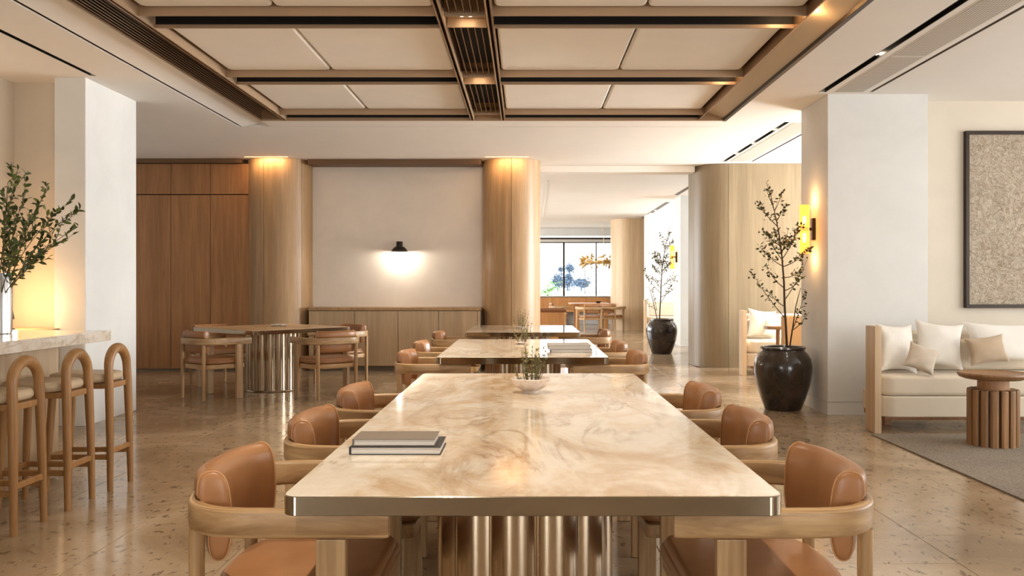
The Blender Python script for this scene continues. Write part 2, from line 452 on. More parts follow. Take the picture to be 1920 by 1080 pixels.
# ------------------------------------------------------------------ floor
g = MB(); g.box(-7.0, 8.0, -9.0, 28.3, -0.20, -0.004)
floor = tag(g.build('floor', M['grout'], smooth=False), kind='structure')
TX, TY = 0.66, 1.32
tile = None
x = -6.63
i = 0
while x < 7.4:
    for j in range(8):
        y = 3.0 + j*TY + (0.0 if i % 2 else -0.44)
        if tile is None:
            t = MB(); t.box(0.0015, TX-0.0015, 0.0015, TY-0.0015, -0.004, 0.0, 0.0012); tile = t.build('tile', M['floor'], floor, smooth=False); tile.location = (x, y, 0)
        else: dup(tile, floor, (x, y, 0))
    x += TX; i += 1
t = MB(); t.box(-6.95, 7.9, -9.0, 2.54, -0.004, 0.0); t.box(-6.95, 7.9, 13.58, 28.2, -0.004, 0.0)
tag(t.build('paving', M['floor'], floor, smooth=False), kind='stuff')

# ------------------------------------------------------------------ ceiling
ZC = 3.095
def slab(mb, x0, x1, y0, y1, z0=ZC, z1=3.45): mb.box(x0, x1, y0, y1, z0, z1)
c = MB()
slab(c, -7, -3.83, -9, 7.62); slab(c, -3.78, -3.33, -9, 7.62); slab(c, -7, -3.33, 7.62, 12.95)
fz = [(-3.292, ZC), (-2.964, ZC+0.055), (-2.964, 3.45), (-3.292, 3.45)]
fa = [c.bm.verts.new((a_, -9, z_)) for a_, z_ in fz]; fb = [c.bm.verts.new((a_, 10.045, z_)) for a_, z_ in fz]
for q in range(4): c.bm.faces.new((fa[q], fa[(q+1) % 4], fb[(q+1) % 4], fb[q]))
c.bm.faces.new(fa); c.bm.faces.new(fb)
slab(c, -2.963, 2.245, 9.66, 10.045)
slab(c, -3.33, 2.245, 10.06, 12.95)
slab(c, 2.245, 2.80, -9, 8.26); slab(c, 2.87, 3.28, -9, 8.26); slab(c, 3.315, 8, -9, 8.26)
slab(c, 2.245, 8, 8.26, 9.76); slab(c, 2.245, 2.93, 9.76, 12.9); slab(c, 2.99, 3.36, 9.76, 12.9); slab(c, 3.395, 8, 9.76, 12.9); slab(c, 2.245, 8, 12.9, 12.95)
slab(c, -7, 8, 12.95, 28.3)
c.box(-7, 8, -9, 28.3, 3.45, 3.6)
c.box(-3.4, 3.0, -9, 2.75, 3.155, 3.4)
ceiling = tag(c.build('ceiling', M['ceiling'], smooth=False), kind='structure')
b = MB(); b.box(0.20, 2.62, 13.35, 13.65, 3.0, ZC, 0.004, 2)
tag(b.build('beam', M['ceiling']), kind='structure')
k = MB(); k.box(-3.33, -3.292, -9, 10.06, 3.2, 3.24); k.box(-3.33, -3.328, -9, 10.06, 3.105, 3.2); k.box(-3.294, -3.292, -9, 10.04, 3.105, 3.2); k.box(-3.292, 2.245, 10.046, 10.06, 3.16, 3.2)
k.build('shadow_gap', M['reveal_dark'], ceiling, smooth=False)
k = MB(); k.box(-2.95, 2.245, 2.75, 9.66, 3.30, 3.36); k.build('tray_lid', M['black'], ceiling, smooth=False)

CHAN = [(4.20, 4.47), (5.92, 6.19), (7.66, 7.93), (9.345, 9.62)]
# cloth ceiling panels, two each side of the middle trough
for (y0, y1) in ((2.76, 4.18), (4.49, 5.905), (6.21, 7.645), (7.95, 9.33)):
    for (x0, x1) in ((-2.625, -1.716), (-1.704, -0.625), (-0.212, 0.822), (0.834, 1.90)):
        p = MB(); p.prism(rrect(x0, x1, y0, y1, 0.05, 3), 3.152, 3.20, 0.022, 3)
        p.build('panel', M['panel'], ceiling)
# bronze channels across the tray
for (y0, y1) in CHAN:
    for (x0, x1) in ((-2.66, -0.60), (-0.235, 1.93)):
        p = MB(); p.box(x0, x1, y0-0.006, y0+0.006, ZC, 3.21, 0.002); p.build('channel_plate', M['bronze_light'], ceiling, smooth=False)
        p = MB(); p.box(x0, x1, y1-0.006, y1+0.006, ZC-0.004, 3.119, 0.002); p.build('channel_plate', M['bronze_light'], ceiling, smooth=False)
        p = MB(); p.box(x0, x1, y0+0.007, y1-0.007, 3.205, 3.215); p.box(x0+0.01, x1-0.01, y1-0.002, y1+0.004, 3.1195, 3.215); p.build('channel_back', M['black'], ceiling, smooth=False)
# side rails of the tray and of the middle trough
for (x0, x1, mt) in ((-2.70, -2.684, 'bronze'), (-2.668, -2.655, 'bronze_light'), (1.925, 1.94, 'bronze'), (-0.612, -0.60, 'bronze'), (-0.578, -0.566, 'bronze_light'), (-0.27, -0.258, 'bronze_light'), (-0.236, -0.224, 'bronze'), (-2.962, -2.948, 'bronze')):
    p = MB(); p.box(x0, x1, 2.76, 9.65, ZC-0.006, 3.24, 0.002); p.build('rail', M[mt], ceiling, smooth=False)
# sloping polished sheet at the right edge of the tray
p = MB()
vs_ = [(1.945, 3.205), (2.205, 3.115), (2.205, 3.125), (1.945, 3.215)]
r0 = [p.bm.verts.new((a, 2.76, z)) for a, z in vs_]; r1_ = [p.bm.verts.new((a, 9.64, z)) for a, z in vs_]
for q in range(4): p.bm.faces.new((r0[q], r0[(q+1) % 4], r1_[(q+1) % 4], r1_[q]))
p.bm.faces.new(r0); p.bm.faces.new(r1_)
p.build('cove_sheet', M['bronze_gloss'], ceiling, smooth=False)
p = MB(); p.box(2.205, 2.245, -9, 9.66, ZC-0.012, 3.16, 0.003); p.build('edge_trim', M['dark_frame'], ceiling, smooth=False)
p = MB(); p.box(-2.95, 2.205, 9.632, 9.66, ZC-0.008, 3.2, 0.002); p.build('edge_trim', M['bronze_light'], ceiling, smooth=False)
# linear grille along the left edge
gr = thing('air_grille', (-2.825, 6.2, ZC), 'long bronze slatted air grille along the left edge of the coffered ceiling tray', 'grille')
p = MB(); p.box(-0.115, 0.115, -3.4, 3.42, 0.11, 0.13); p.box(-0.115, -0.113, -3.4, 3.42, 0.012, 0.11); p.box(0.113, 0.115, -3.4, 3.42, 0.012, 0.11); p.build('backing', M['black'], gr, smooth=False)
sl = None
for q in range(7):
    xx = -0.096+q*0.032
    if sl is None:
        p = MB(); p.box(-0.0022, 0.0022, -3.4, 3.42, 0.004, 0.010); sl = p.build('slat', M['bronze'], gr, smooth=False); sl.location = (xx, 0, 0)
    else: dup(sl, gr, (xx, 0, 0))
# slatted trough grilles with lamp boxes between
names = [(4.47, 5.92, 'bronze slatted grille at the near end of the middle ceiling trough'), (6.19, 7.66, 'bronze slatted grille between the two lamp boxes of the middle ceiling trough'), (7.93, 9.345, 'bronze slatted grille at the far end of the middle ceiling trough')]
for (y0, y1, lb) in names:
    gq = thing('air_grille', (-0.418, (y0+y1)/2, ZC), lb, 'grille')
    hl = (y1-y0)/2
    p = MB(); p.box(-0.14, 0.14, -hl, hl, 0.13, 0.15); p.build('backing', M['black'], gq, smooth=False)
    sl = None
    for q in range(5):
        xx = -0.1+q*0.05
        if sl is None:
            p = MB(); p.box(-0.003, 0.003, -hl, hl, 0.02, 0.055); sl = p.build('slat', M['bronze'], gq, smooth=False); sl.location = (xx, 0, 0)
        else: dup(sl, gq, (xx, 0, 0))
for (y0, y1), lb in zip(CHAN[1:], ('nearer lit twin downlight box in the middle ceiling trough', 'farther lit downlight box in the middle ceiling trough', 'unlit end box closing the middle ceiling trough')):
    gq = thing('downlight_box', (-0.418, (y0+y1)/2, ZC), lb, 'downlight')
    hl = (y1-y0)/2
    p = MB(); p.box(-0.142, 0.142, -hl, -hl+0.012, 0.0, 0.13); p.box(-0.142, 0.142, hl-0.012, hl, 0.0, 0.13); p.box(-0.142, 0.142, -hl, hl, 0.06, 0.075); p.build('housing', M['bronze_light'], gq, smooth=False)
    if not lb.startswith('unlit'):
        for s in (-1, 1):
            p = MB(); p.lathe([(0, 0.05), (0.022, 0.05), (0.024, 0.058), (0, 0.058)], 16, (s*0.03, 0.02, 0)); p.build('lens', M['glow'], gq)
        L = light('SPOT', 'downlight_beam', (-0.418, (y0+y1)/2+0.02, ZC+0.04), 75, WARM2, (0, 0, 0), spot_size=1.7, spot_blend=0.9, shadow_soft_size=0.03)
for yy in (1.6, 4.33):  # added spots out of view, without lamp boxes, to lift the ambient light
    light('SPOT', 'downlight_beam', (-0.418, yy, ZC+0.04), 75, WARM2, (0, 0, 0), spot_size=1.7, spot_blend=0.9, shadow_soft_size=0.03)
# warm led strip in the channel end at right
for (y0, y1), lb in zip(CHAN[1:3], ('amber led strip glowing in the right end of the nearer ceiling channel', 'amber led strip glowing in the right end of the farther ceiling channel')):
    p = MB(); p.box(-0.05, 0.05, -0.03, 0.03, 0.0, 0.012, 0.003); o = p.build('led_strip', M['glow_soft']); o.location = (1.86, (y0+y1)/2, 3.19); tag(o, lb, 'led strip', 'led strips in the ceiling channels')
    light('POINT', 'led_strip_glow', (1.82, (y0+y1)/2, 3.16), 0.5, WARM, shadow_soft_size=0.02)
light('POINT', 'cove_wash', (2.0, 6.05, 3.13), 1.3, (1.0, 0.56, 0.22), shadow_soft_size=0.02)

# slot fittings
def slot(x, w, y0, y1, label, lamps=(), mt='black_metal'):
    o = thing('slot_light', (x, (y0+y1)/2, ZC), label, 'slot light')
    hl = (y1-y0)/2
    p = MB(); p.box(-w/2+0.001, -w/2+0.006, -hl, hl, 0, 0.08); p.box(w/2-0.006, w/2-0.001, -hl, hl, 0, 0.08); p.box(-w/2+0.001, w/2-0.001, -hl, hl, 0.07, 0.08); p.build('housing', M[mt], o, smooth=False)
    for ly in lamps:
        q = MB(); q.lathe([(0, 0.025), (w*0.32, 0.025), (w*0.36, 0.04), (0, 0.04)], 16, (0, ly-(y0+y1)/2, 0)); q.build('lens', M['glow'], o)
        light('SPOT', 'slot_beam', (x, ly, ZC+0.015), 9, WARM2, (0, 0, 0), spot_size=1.9, spot_blend=0.8, shadow_soft_size=0.02)
    return o
slot(2.835, 0.068, 0.5, 8.26, 'black ceiling slot with one lit lamp beside the perforated vent over the sofa', (1.0, 2.5, 4.0, 5.5, 7.0))  # only the last lamp is in view; the nearer ones are added fill
slot(2.96, 0.058, 9.77, 12.88, 'black ceiling slot with lit lamps in front of the pale wood partition', (10.4, 11.4, 12.3))
slot(-3.805, 0.048, 0.5, 7.6, 'narrow black ceiling slot above the bar ending at the white pillar', (1.6, 3.2, 5.0))  # lamps added out of view to brighten the left aisle
slot(3.2975, 0.033, 0.5, 8.24, 'hairline ceiling slot right of the perforated vent over the sofa', (), 'grey')
slot(3.3775, 0.033, 9.77, 12.88, 'hairline ceiling slot right of the vent before the wood partition', (), 'grey')
def surf_slot(x0, y0, x1, y1, w, label, mt='dark_frame', lit=()):
    o = thing('slot_light', ((x0+x1)/2, (y0+y1)/2, ZC), label, 'slot light', math.atan2(-(x1-x0), y1-y0))
    hl = math.hypot(x1-x0, y1-y0)/2
    p = MB(); p.box(-w/2, w/2, -hl, hl, -0.008, -0.0005, 0.002); p.build('housing', M[mt], o, smooth=False)
    for q in lit:
        p = MB(); p.lathe([(0, -0.012), (w*0.3, -0.012), (w*0.3, -0.0085), (0, -0.0085)], 12, (0, q*hl, 0)); p.build('lens', M['glow'], o)
surf_slot(3.08, 15.3, 3.08, 17.6, 0.07, 'dark ceiling slot before the far white pillar with wall lamp')
surf_slot(3.16, 19.2, 3.22, 23.6, 0.09, 'dark ceiling slot with lit lamps before the farthest wood partition', 'dark_frame', (-0.1, 0.3))
surf_slot(0.40, 15.2, 0.47, 23.0, 0.035, 'thin white ceiling track in the far room beside the second round column', 'white_metal')
def vent(x0, x1, ys, label):
    o = thing('ceiling_vent', ((x0+x1)/2, (ys[0]+ys[-1])/2, ZC), label, 'vent')
    for a, b_ in zip(ys, ys[1:]):
        p = MB(); p.box(x0-(x0+x1)/2, x1-(x0+x1)/2, a+0.012-(ys[0]+ys[-1])/2, b_-0.012-(ys[0]+ys[-1])/2, -0.005, 0.0, 0.002); p.build('perforated_plate', M['perf'], o, smooth=False)
    p = MB(); w = (x1-x0)/2+0.012; h = (ys[-1]-ys[0])/2+0.004
    p.box(-w, w, -h, h, -0.0025, 0.0005); p.build('frame', M['white_metal'], o, smooth=False)
vent(2.945, 3.215, (2.7, 4.6, 6.95, 8.24), 'long perforated white air vent in the ceiling over the sofa')
vent(3.04, 3.31, (9.8, 11.0, 12.86), 'perforated white air vent in the ceiling before the pale wood partition')
vent(3.2, 3.42, (15.4, 17.0), 'small pale vent in the far ceiling by the dark slot')

# ------------------------------------------------------------------ walls
def struct(name, mb, mat, smooth=False): return tag(mb.build(name, mat, smooth=smooth), kind='structure')
# left of the bar
w = MB(); w.box(-4.80, -4.654, -6.0, 7.87, 0, ZC); struct('wall_left', w, M['wall_beige'])
w = MB(); w.box(-6.9, -4.175, 7.87, 8.655, 0, ZC); struct('wall_niche', w, M['wall_beige'])
w = MB(); w.box(-4.175, -3.9, 7.66, 8.66, 0, ZC, 0.003); struct('pillar', w, M['wall_white'])
w = MB(); w.box(-6.95, -6.75, 8.66, 15.9, 0, ZC); w.box(-6.95, -6.75, 25.1, 28, 0, ZC); w.box(-6.95, -6.75, 15.9, 25.1, 0, 0.7); w.box(-6.95, -6.75, 15.9, 25.1, 3.0, ZC); struct('wall_far_left', w, M['wall_white'])
# rear of the room, behind the camera
w = MB(); w.box(-7, 8, -9.0, -8.8, 0, 0.75); w.box(-7, 8, -9.0, -8.8, 2.95, ZC); w.box(-4.0, 4.0, -9.0, -8.8, 0.75, 2.95)
struct('wall_rear', w, M['wall_white'])
# right-hand outside wall with its window bays
w = MB(); w.box(7.4, 7.6, -9, 28, 0, 0.5); w.box(7.4, 7.6, -9, 28, 2.95, ZC)
for a, b_ in ((-9, 1.3), (7.9, 9.4), (13.0, 14.8), (17.6, 19.2), (22.9, 28)): w.box(7.4, 7.6, a, b_, 0.5, 2.95)
struct('wall_right', w, M['wall_white'])
# sofa alcove and pillars on the right
w = MB(); w.box(3.88, 7.4, 8.66, 8.80, 0, ZC); struct('wall_alcove', w, M['wall_beige'])
def white_pillar(x0, x1, y0, y1):
    w = MB(); w.box(x0, x1, y0, y1, 0.124, ZC, 0.003); o = struct('pillar', w, M['wall_white'])
    w = MB(); w.box(x0, x1, y0, y1, 0, 0.118, 0.002); w.box(x0+0.008, x1-0.008, y0+0.008, y1-0.008, 0.11, 0.13); struct('baseboard_right', w, M['wall_white'])
white_pillar(2.915, 3.88, 8.33, 9.13)
white_pillar(3.18, 4.3, 17.7, 18.55)
white_pillar(3.16, 4.3, 22.2, 23.0)
w = MB(); w.box(4.3, 7.4, 18.0, 18.2, 0, ZC); struct('wall_third_bay', w, M['wall_white'])
w = MB(); w.box(4.3, 7.4, 22.6, 22.8, 0, ZC); struct('wall_fourth_bay', w, M['wall_white'])

# panelled wood wall at the back left
w = MB(); w.box(-6.75, -3.66, 12.69, 12.95, 0, ZC); wb = struct('wall_back_left', w, M['dark_frame'])
xs = [-6.74, -5.90, -5.19, -4.612, -4.02]
for x0, x1 in zip(xs, xs[1:]):
    for z0, z1 in ((0.03, 2.572), (2.586, 3.03)):
        p = MB(); p.box(x0+0.004, x1-0.004, 12.65, 12.69, z0, z1, 0.002); p.build('panel', M['wood_dark'], wb, smooth=False)
w = MB(); w.box(-6.74, -4.15, 12.67, 12.69, 0, 0.028); struct('baseboard_back', w, M['grey'])
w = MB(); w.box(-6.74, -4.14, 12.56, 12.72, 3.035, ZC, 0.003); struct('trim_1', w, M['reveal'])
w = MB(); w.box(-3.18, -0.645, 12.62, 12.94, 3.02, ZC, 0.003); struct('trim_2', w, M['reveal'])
w = MB(); w.box(-3.66, -0.2, 12.95, 13.1, 0, ZC); struct('wall_back', w, M['wall_back'])
def column(cx, cy, r, splits):
    w = MB(); w.lathe([(0, 0), (r-0.012, 0), (r-0.012, ZC), (0, ZC)], 40, (cx, cy, 0)); o = struct('column', w, M['dark_frame'], True)
    for a0, a1 in zip(splits, splits[1:]):
        a0r, a1r = math.radians(a0+0.35), math.radians(a1-0.35); n = max(4, int((a1-a0)/6))
        arc = [(cx+r*math.cos(a0r+(a1r-a0r)*k/n), cy+r*math.sin(a0r+(a1r-a0r)*k/n)) for k in range(n+1)]
        inn = [(cx+(r-0.011)*math.cos(a0r+(a1r-a0r)*k/n), cy+(r-0.011)*math.sin(a0r+(a1r-a0r)*k/n)) for k in range(n, -1, -1)]
        p = MB(); p.prism(arc+inn, 0.0, ZC-0.003); p.build('panel', M['wood_mid'], o)
column(-3.66, 12.92, 0.474, [140, 256, 325, 380, 500])
column(-0.207, 12.92, 0.43, [150, 205, 271, 345, 420, 510])
for (x, lb) in ((-3.66, 'warm led strip in the ceiling at the top of the first round wood column'), (-0.207, 'warm led strip in the ceiling at the top of the second round wood column')):
    light('AREA', 'column_glow', (x-0.06, 12.37, ZC-0.016), 1.5, (1.0, 0.62, 0.32), (math.radians(20), 0, 0), shape='RECTANGLE', size=0.62, size_y=0.03)
    p = MB(); p.box(-0.31, 0.31, -0.005, 0.005, -0.004, 0, 0.001); o = p.build('led_strip', M['glow_soft']); o.location = (x-0.06, 12.40, ZC-0.0002); tag(o, lb, 'led strip')

def partition(xl, y0, y1, xr, r, cuts, mat):
    """wood-clad block with a rounded left end"""
    n = 10
    def outline(o):
        pts = [(xr, y0+o), (xr, y1-o)] + [(xl+r+(r-o)*math.cos(PI/2+PI/2*k/n), y1-r+(r-o)*math.sin(PI/2+PI/2*k/n)) for k in range(n+1)]
        return pts + [(xl+r+(r-o)*math.cos(PI+PI/2*k/n), y0+r+(r-o)*math.sin(PI+PI/2*k/n)) for k in range(n+1)]
    w = MB(); w.prism(outline(0.02), 0, ZC); o = struct('partition', w, M['dark_frame'])
    def arcpanel(a0, a1, cx, cy):
        arc = [(cx+r*math.cos(a0+(a1-a0)*k/n), cy+r*math.sin(a0+(a1-a0)*k/n)) for k in range(n+1)]
        inn = [(cx+(r-0.019)*math.cos(a0+(a1-a0)*k/n), cy+(r-0.019)*math.sin(a0+(a1-a0)*k/n)) for k in range(n, -1, -1)]
        p = MB(); p.prism(arc+inn, 0, ZC-0.003); p.build('panel', mat, o)
    arcpanel(PI+0.005, 1.5*PI-0.005, xl+r, y0+r); arcpanel(PI/2, PI-0.005, xl+r, y1-r)
    for x0, x1 in zip(cuts, cuts[1:]):
        p = MB(); p.box(x0+0.003, x1-0.003, y0, y0+0.019, 0, ZC-0.003, 0.001); p.build('panel', mat, o, smooth=False)
    if y1-r > y0+r+0.02:
        p = MB(); p.box(xl, xl+0.019, y0+r+0.003, y1-r-0.003, 0, ZC-0.003, 0.001); p.build('panel', mat, o, smooth=False)
partition(2.62, 13.06, 14.3, 7.4, 0.45, [3.07, 4.2, 5.3, 6.4, 7.4], M['wood_part'])
partition(2.42, 23.8, 25.0, 7.4, 0.47, [2.89, 4.0, 5.2, 6.4, 7.4], M['wood_pale2'])

# low cabinet under the white back wall
cab = thing('sideboard', (-1.905, 12.6, 0), 'low built-in oak sideboard under the white back wall with the black lamp', 'sideboard')
p = MB(); p.box(-1.24, 1.24, 0.02, 0.34, 0.08, 0.878); p.build('carcass', M['dark_frame'], cab, smooth=False)
p = MB(); p.box(-1.262, 1.262, -0.01, 0.345, 0.882, 0.928, 0.004); p.build('top', M['wood_mid'], cab, smooth=False)
p = MB(); p.box(-1.25, 1.25, 0.05, 0.33, 0.0, 0.08); p.build('plinth', M['grey'], cab, smooth=False)
xs = [-3.16, -2.497, -1.859, -1.268, -0.70, -0.65]
for x0, x1 in zip(xs, xs[1:]):
    p = MB(); p.box(x0+1.905+0.0035, x1+1.905-0.0035, 0.0, 0.019, 0.075, 0.876, 0.002); p.build('door', M['wood_pale'], cab, smooth=False)

# end wall with the window
wy = 28.0
w = MB(); w.box(-6.8, 7.4, wy, wy+0.2, 0, 0.88); w.box(-6.8, 7.4, wy, wy+0.2, 2.86, ZC); w.box(-6.8, -5.5, wy, wy+0.2, 0.88, 2.86); w.box(6.2, 7.4, wy, wy+0.2, 0.88, 2.86)
struct('wall_end', w, M['wall_white'])
wd = MB(); wd.box(-5.5, 6.2, wy+0.02, wy+0.1, 2.63, 2.80); wd.box(-5.5, 6.2, wy+0.0, wy+0.12, 0.86, 0.91)
win = struct('window_1', wd, M['white_metal'])
p = MB(); p.box(-5.5, 6.2, wy-0.05, wy+0.02, 2.74, 2.80); p.build('blind_box', M['dark_frame'], win, smooth=False)
p = MB(); p.box(-5.5, 6.2, wy-0.01, wy+0.1, 2.62, 2.65); p.build('window_frame', M['dark_frame'], win, smooth=False)
for x, t_ in ((-5.1, 0.04), (-3.1, 0.04), (-0.9, 0.05), (1.25, 0.06), (2.30, 0.035), (4.2, 0.05), (6.15, 0.05)):
    p = MB(); p.box(x-t_/2, x+t_/2, wy, wy+0.09, 0.9, 2.64); p.build('mullion', M['dark_frame'], win, smooth=False)
for x0, x1 in zip((-5.1, -3.1, -0.9, 1.25, 2.30, 4.2), (-3.1, -0.9, 1.25, 2.30, 4.2, 6.15)):
    p = MB(); p.box(x0+0.03, x1-0.03, wy+0.04, wy+0.046, 0.91, 2.63); o = p.build('pane', M['glass'], win, smooth=False)

# ------------------------------------------------------------------ dining chair
def se(t, a, b, yc, n=3.0):
    c_, s_ = math.cos(t), math.sin(t)
    return (a*math.copysign(abs(c_)**(2/n), c_), yc-b*abs(s_)**(2/n))
def u_path(a, b, yc, yf, n=26):
    pts = [(a, yf), (a, yf*0.6+yc*0.4), (a, yf*0.25+yc*0.75)]
    pts += [se(PI*k/n, a, b, yc) for k in range(n+1)]
    pts += [(-a, yf*0.25+yc*0.75), (-a, yf*0.6+yc*0.4), (-a, yf)]
    return pts
def normals2(pts):
    out = []
    for i in range(len(pts)):
        p, q = Vector(pts[max(i-1, 0)]), Vector(pts[min(i+1, len(pts)-1)])
        t = (q-p).normalized(); out.append((-t.y, t.x, 0))
    return out
def rprof(w, h, r, seg=3):
    pts = []
    for cx, cy, a0 in ((w/2-r, -h/2+r, -PI/2), (w/2-r, h/2-r, 0), (-w/2+r, h/2-r, PI/2), (-w/2+r, -h/2+r, PI)):
        for k in range(seg+1): pts.append((cx+r*math.cos(a0+PI/2*k/seg), cy+r*math.sin(a0+PI/2*k/seg)))
    return pts
def d_outline(a, b, yc, yf, r=0.06):
    pts = [se(PI+PI*k/24, a, b, yc) for k in range(25)]
    pts = [(-x, y) for x, y in pts][::-1]            # left to right round the back
    pts = [se(PI-PI*k/24, a, b, yc) for k in range(25)]
    for cx, a0 in ((a-r, 0), (-a+r, PI/2)):
        for k in range(6):
            an = a0+PI/2*k/5; pts.append((cx+r*math.cos(an), yf-r+r*math.sin(an)))
    return pts
def make_chair(label):
    t = thing('dining_chair', (0, 0, 0), label, 'chair')
    path = u_path(0.307, 0.25, -0.02, 0.285)
    mb = MB()
    path = [(0.307, 0.299), (0.307, 0.296)]+path+[(-0.307, 0.296), (-0.307, 0.299)]; path[2] = (0.307, 0.285); path[-3] = (-0.307, 0.285)
    sc_ = [(0.6, 0.82), (0.88, 0.95)]+[(1, 1)]*(len(path)-4)+[(0.88, 0.95), (0.6, 0.82)]
    mb.sweep([(x, y, 0.637) for x, y in path], normals2(path), rprof(0.036, 0.076, 0.011), sc_)
    mb.build('arm_rail', M['chair_rail'], t)
    for s in (-1, 1):
        mb = MB(); mb.box(s*0.307-0.0175, s*0.307+0.0175, 0.110, 0.188, 0, 0.600, 0.006, 2); mb.build('leg', M['chair_wood'], t)
        x, y = se(math.radians(50), 0.307, 0.25, -0.02)
        mb = MB(); mb.tube([(s*x, y, 0), (s*x, y, 0.25), (s*x, y, 0.602)], [0.0155, 0.020, 0.021], 14); mb.build('leg', M['chair_wood'], t)
    mb = MB(); mb.prism(d_outline(0.286, 0.226, -0.02, 0.235, 0.03), 0.335, 0.385, 0.008, 2); mb.build('seat_frame', M['chair_flat'], t)
    mb = MB(); mb.prism(d_outline(0.274, 0.205, -0.02, 0.250, 0.07), 0.387, 0.432, 0.018, 4)
    mb2 = d_outline(0.250, 0.185, -0.02, 0.228, 0.06)
    mb.prism(d_outline(0.262, 0.195, -0.02, 0.240, 0.065), 0.425, 0.452, 0.024, 5, bottom=False)
    seat = mb.build('seat', M['leather'], t)
    # back cushion: bends along the rail, stands above and hangs below it
    prof = [(-0.030, 0.518), (-0.048, 0.511), (-0.064, 0.522), (-0.074, 0.556), (-0.078, 0.630), (-0.071, 0.700), (-0.058, 0.735), (-0.038, 0.749), (-0.014, 0.748), (0.003, 0.735), (0.008, 0.705), (0.005, 0.681), (-0.020, 0.677), (-0.0205, 0.60), (-0.021, 0.55)]
    fine = []
    for k in range(len(prof)):
        a0, a1, a2, a3 = (Vector(prof[(k+d_) % len(prof)]) for d_ in (-1, 0, 1, 2))
        fine.append(tuple(a1)); fine.append(tuple((a1+a2)*0.5625-(a0+a3)*0.0625))
    prof = fine
    cx_, cz_ = sum(p[0] for p in prof)/len(prof), sum(p[1] for p in prof)/len(prof)
    n = 18; XW = 0.225
    pp = [(XW-2*XW*k/n, -0.02-0.25*(1-(abs(XW-2*XW*k/n)/0.307)**3)**(1/3)+0.012*(abs(XW-2*XW*k/n)/XW)**3) for k in range(n+1)]
    nn = [Vector((q[0]*0.45, q[1]*0.45-0.55, 0)).normalized() for q in normals2(pp)]
    mb = MB(); rings = []
    def ringat(i, s, along):
        p = Vector((*pp[i], 0)); nv = Vector(nn[i]); tv = Vector((nv.y, -nv.x, 0))
        return [p+nv*(cx_+(a-cx_)*s)+Vector((0, 0, cz_+(b_-cz_)*s))+tv*along for a, b_ in prof]
    seq = [(0, 0.55, -0.010), (0, 0.86, -0.008), (0, 0.97, -0.004)]
    seq += [(i, 1.0, 0) for i in range(n+1)]
    seq += [(n, 0.97, 0.004), (n, 0.86, 0.008), (n, 0.55, 0.010)]
    for q in seq: rings.append([mb.bm.verts.new(v) for v in ringat(*q)])
    m_ = len(prof)
    for a, b_ in zip(rings, rings[1:]):
        for k in range(m_): mb.bm.faces.new((a[k], a[(k+1) % m_], b_[(k+1) % m_], b_[k]))
    mb.bm.faces.new(rings[0]); mb.bm.faces.new(rings[-1])
    back = mb.build('backrest', M['leather'], t, angle=75)
    for i in (0, n):
        mb = MB(); mb.tube(ringat(i, 1.006, 0), 0.0026, 6, closed=True); mb.build('piping', M['piping'], back)
    return t

TCX = (0.018, -0.02, -0.028)
proto = make_chair('tan leather chair with bent wooden rail at the near left corner of the front table')
proto.location = (-0.648, 2.535, 0); proto.rotation_euler = (0, 0, -PI/2)
for (x, y, s, lb) in (
    (-0.632, 3.405, -1, 'tan leather chair on the left of the front table, in line with the books'),
    (-0.640, 4.285, -1, 'tan leather chair at the far end of the left row of the front table'),
    (0.678, 2.535, 1, 'tan leather chair with bent wooden rail at the near right corner of the front table'),
    (0.672, 3.405, 1, 'tan leather chair on the right of the front table, middle of its row'),
    (0.675, 4.285, 1, 'tan leather chair at the far end of the right row of the front table'),
    (-0.700, 6.62, -1, 'tan leather chair on the left of the second table, nearer of the two'),
    (-0.725, 7.75, -1, 'tan leather chair on the left of the second table, farther of the two'),
    (0.640, 6.55, 1, 'tan leather chair on the right of the second table, nearer of the two'),
    (0.630, 7.70, 1, 'tan leather chair on the right of the second table, farther of the two'),
    (-0.735, 9.45, -1, 'tan leather chair on the left of the third and farthest long table'),
    (0.690, 9.85, 1, 'tan leather chair on the right of the third and farthest long table')):
    place(proto, (x, y, 0), s*PI/2, lb)
# chairs round the square table: direction each one faces
for (x, y, fx, fy, lb) in (
    (-3.50, 9.66, 0.65, 0.76, 'wooden armchair seen from behind at the front left of the square table'),
    (-2.22, 9.72, -0.62, 0.78, 'wooden armchair seen from behind at the front right of the square table'),
    (-3.93, 11.00, 0.72, -0.69, 'wooden armchair behind the left corner of the square table by the oak panels'),
    (-2.36, 11.05, -0.66, -0.75, 'wooden armchair behind the right corner of the square table before the sideboard')):
    place(proto, (x, y, 0), math.atan2(fy, fx)-PI/2, lb)

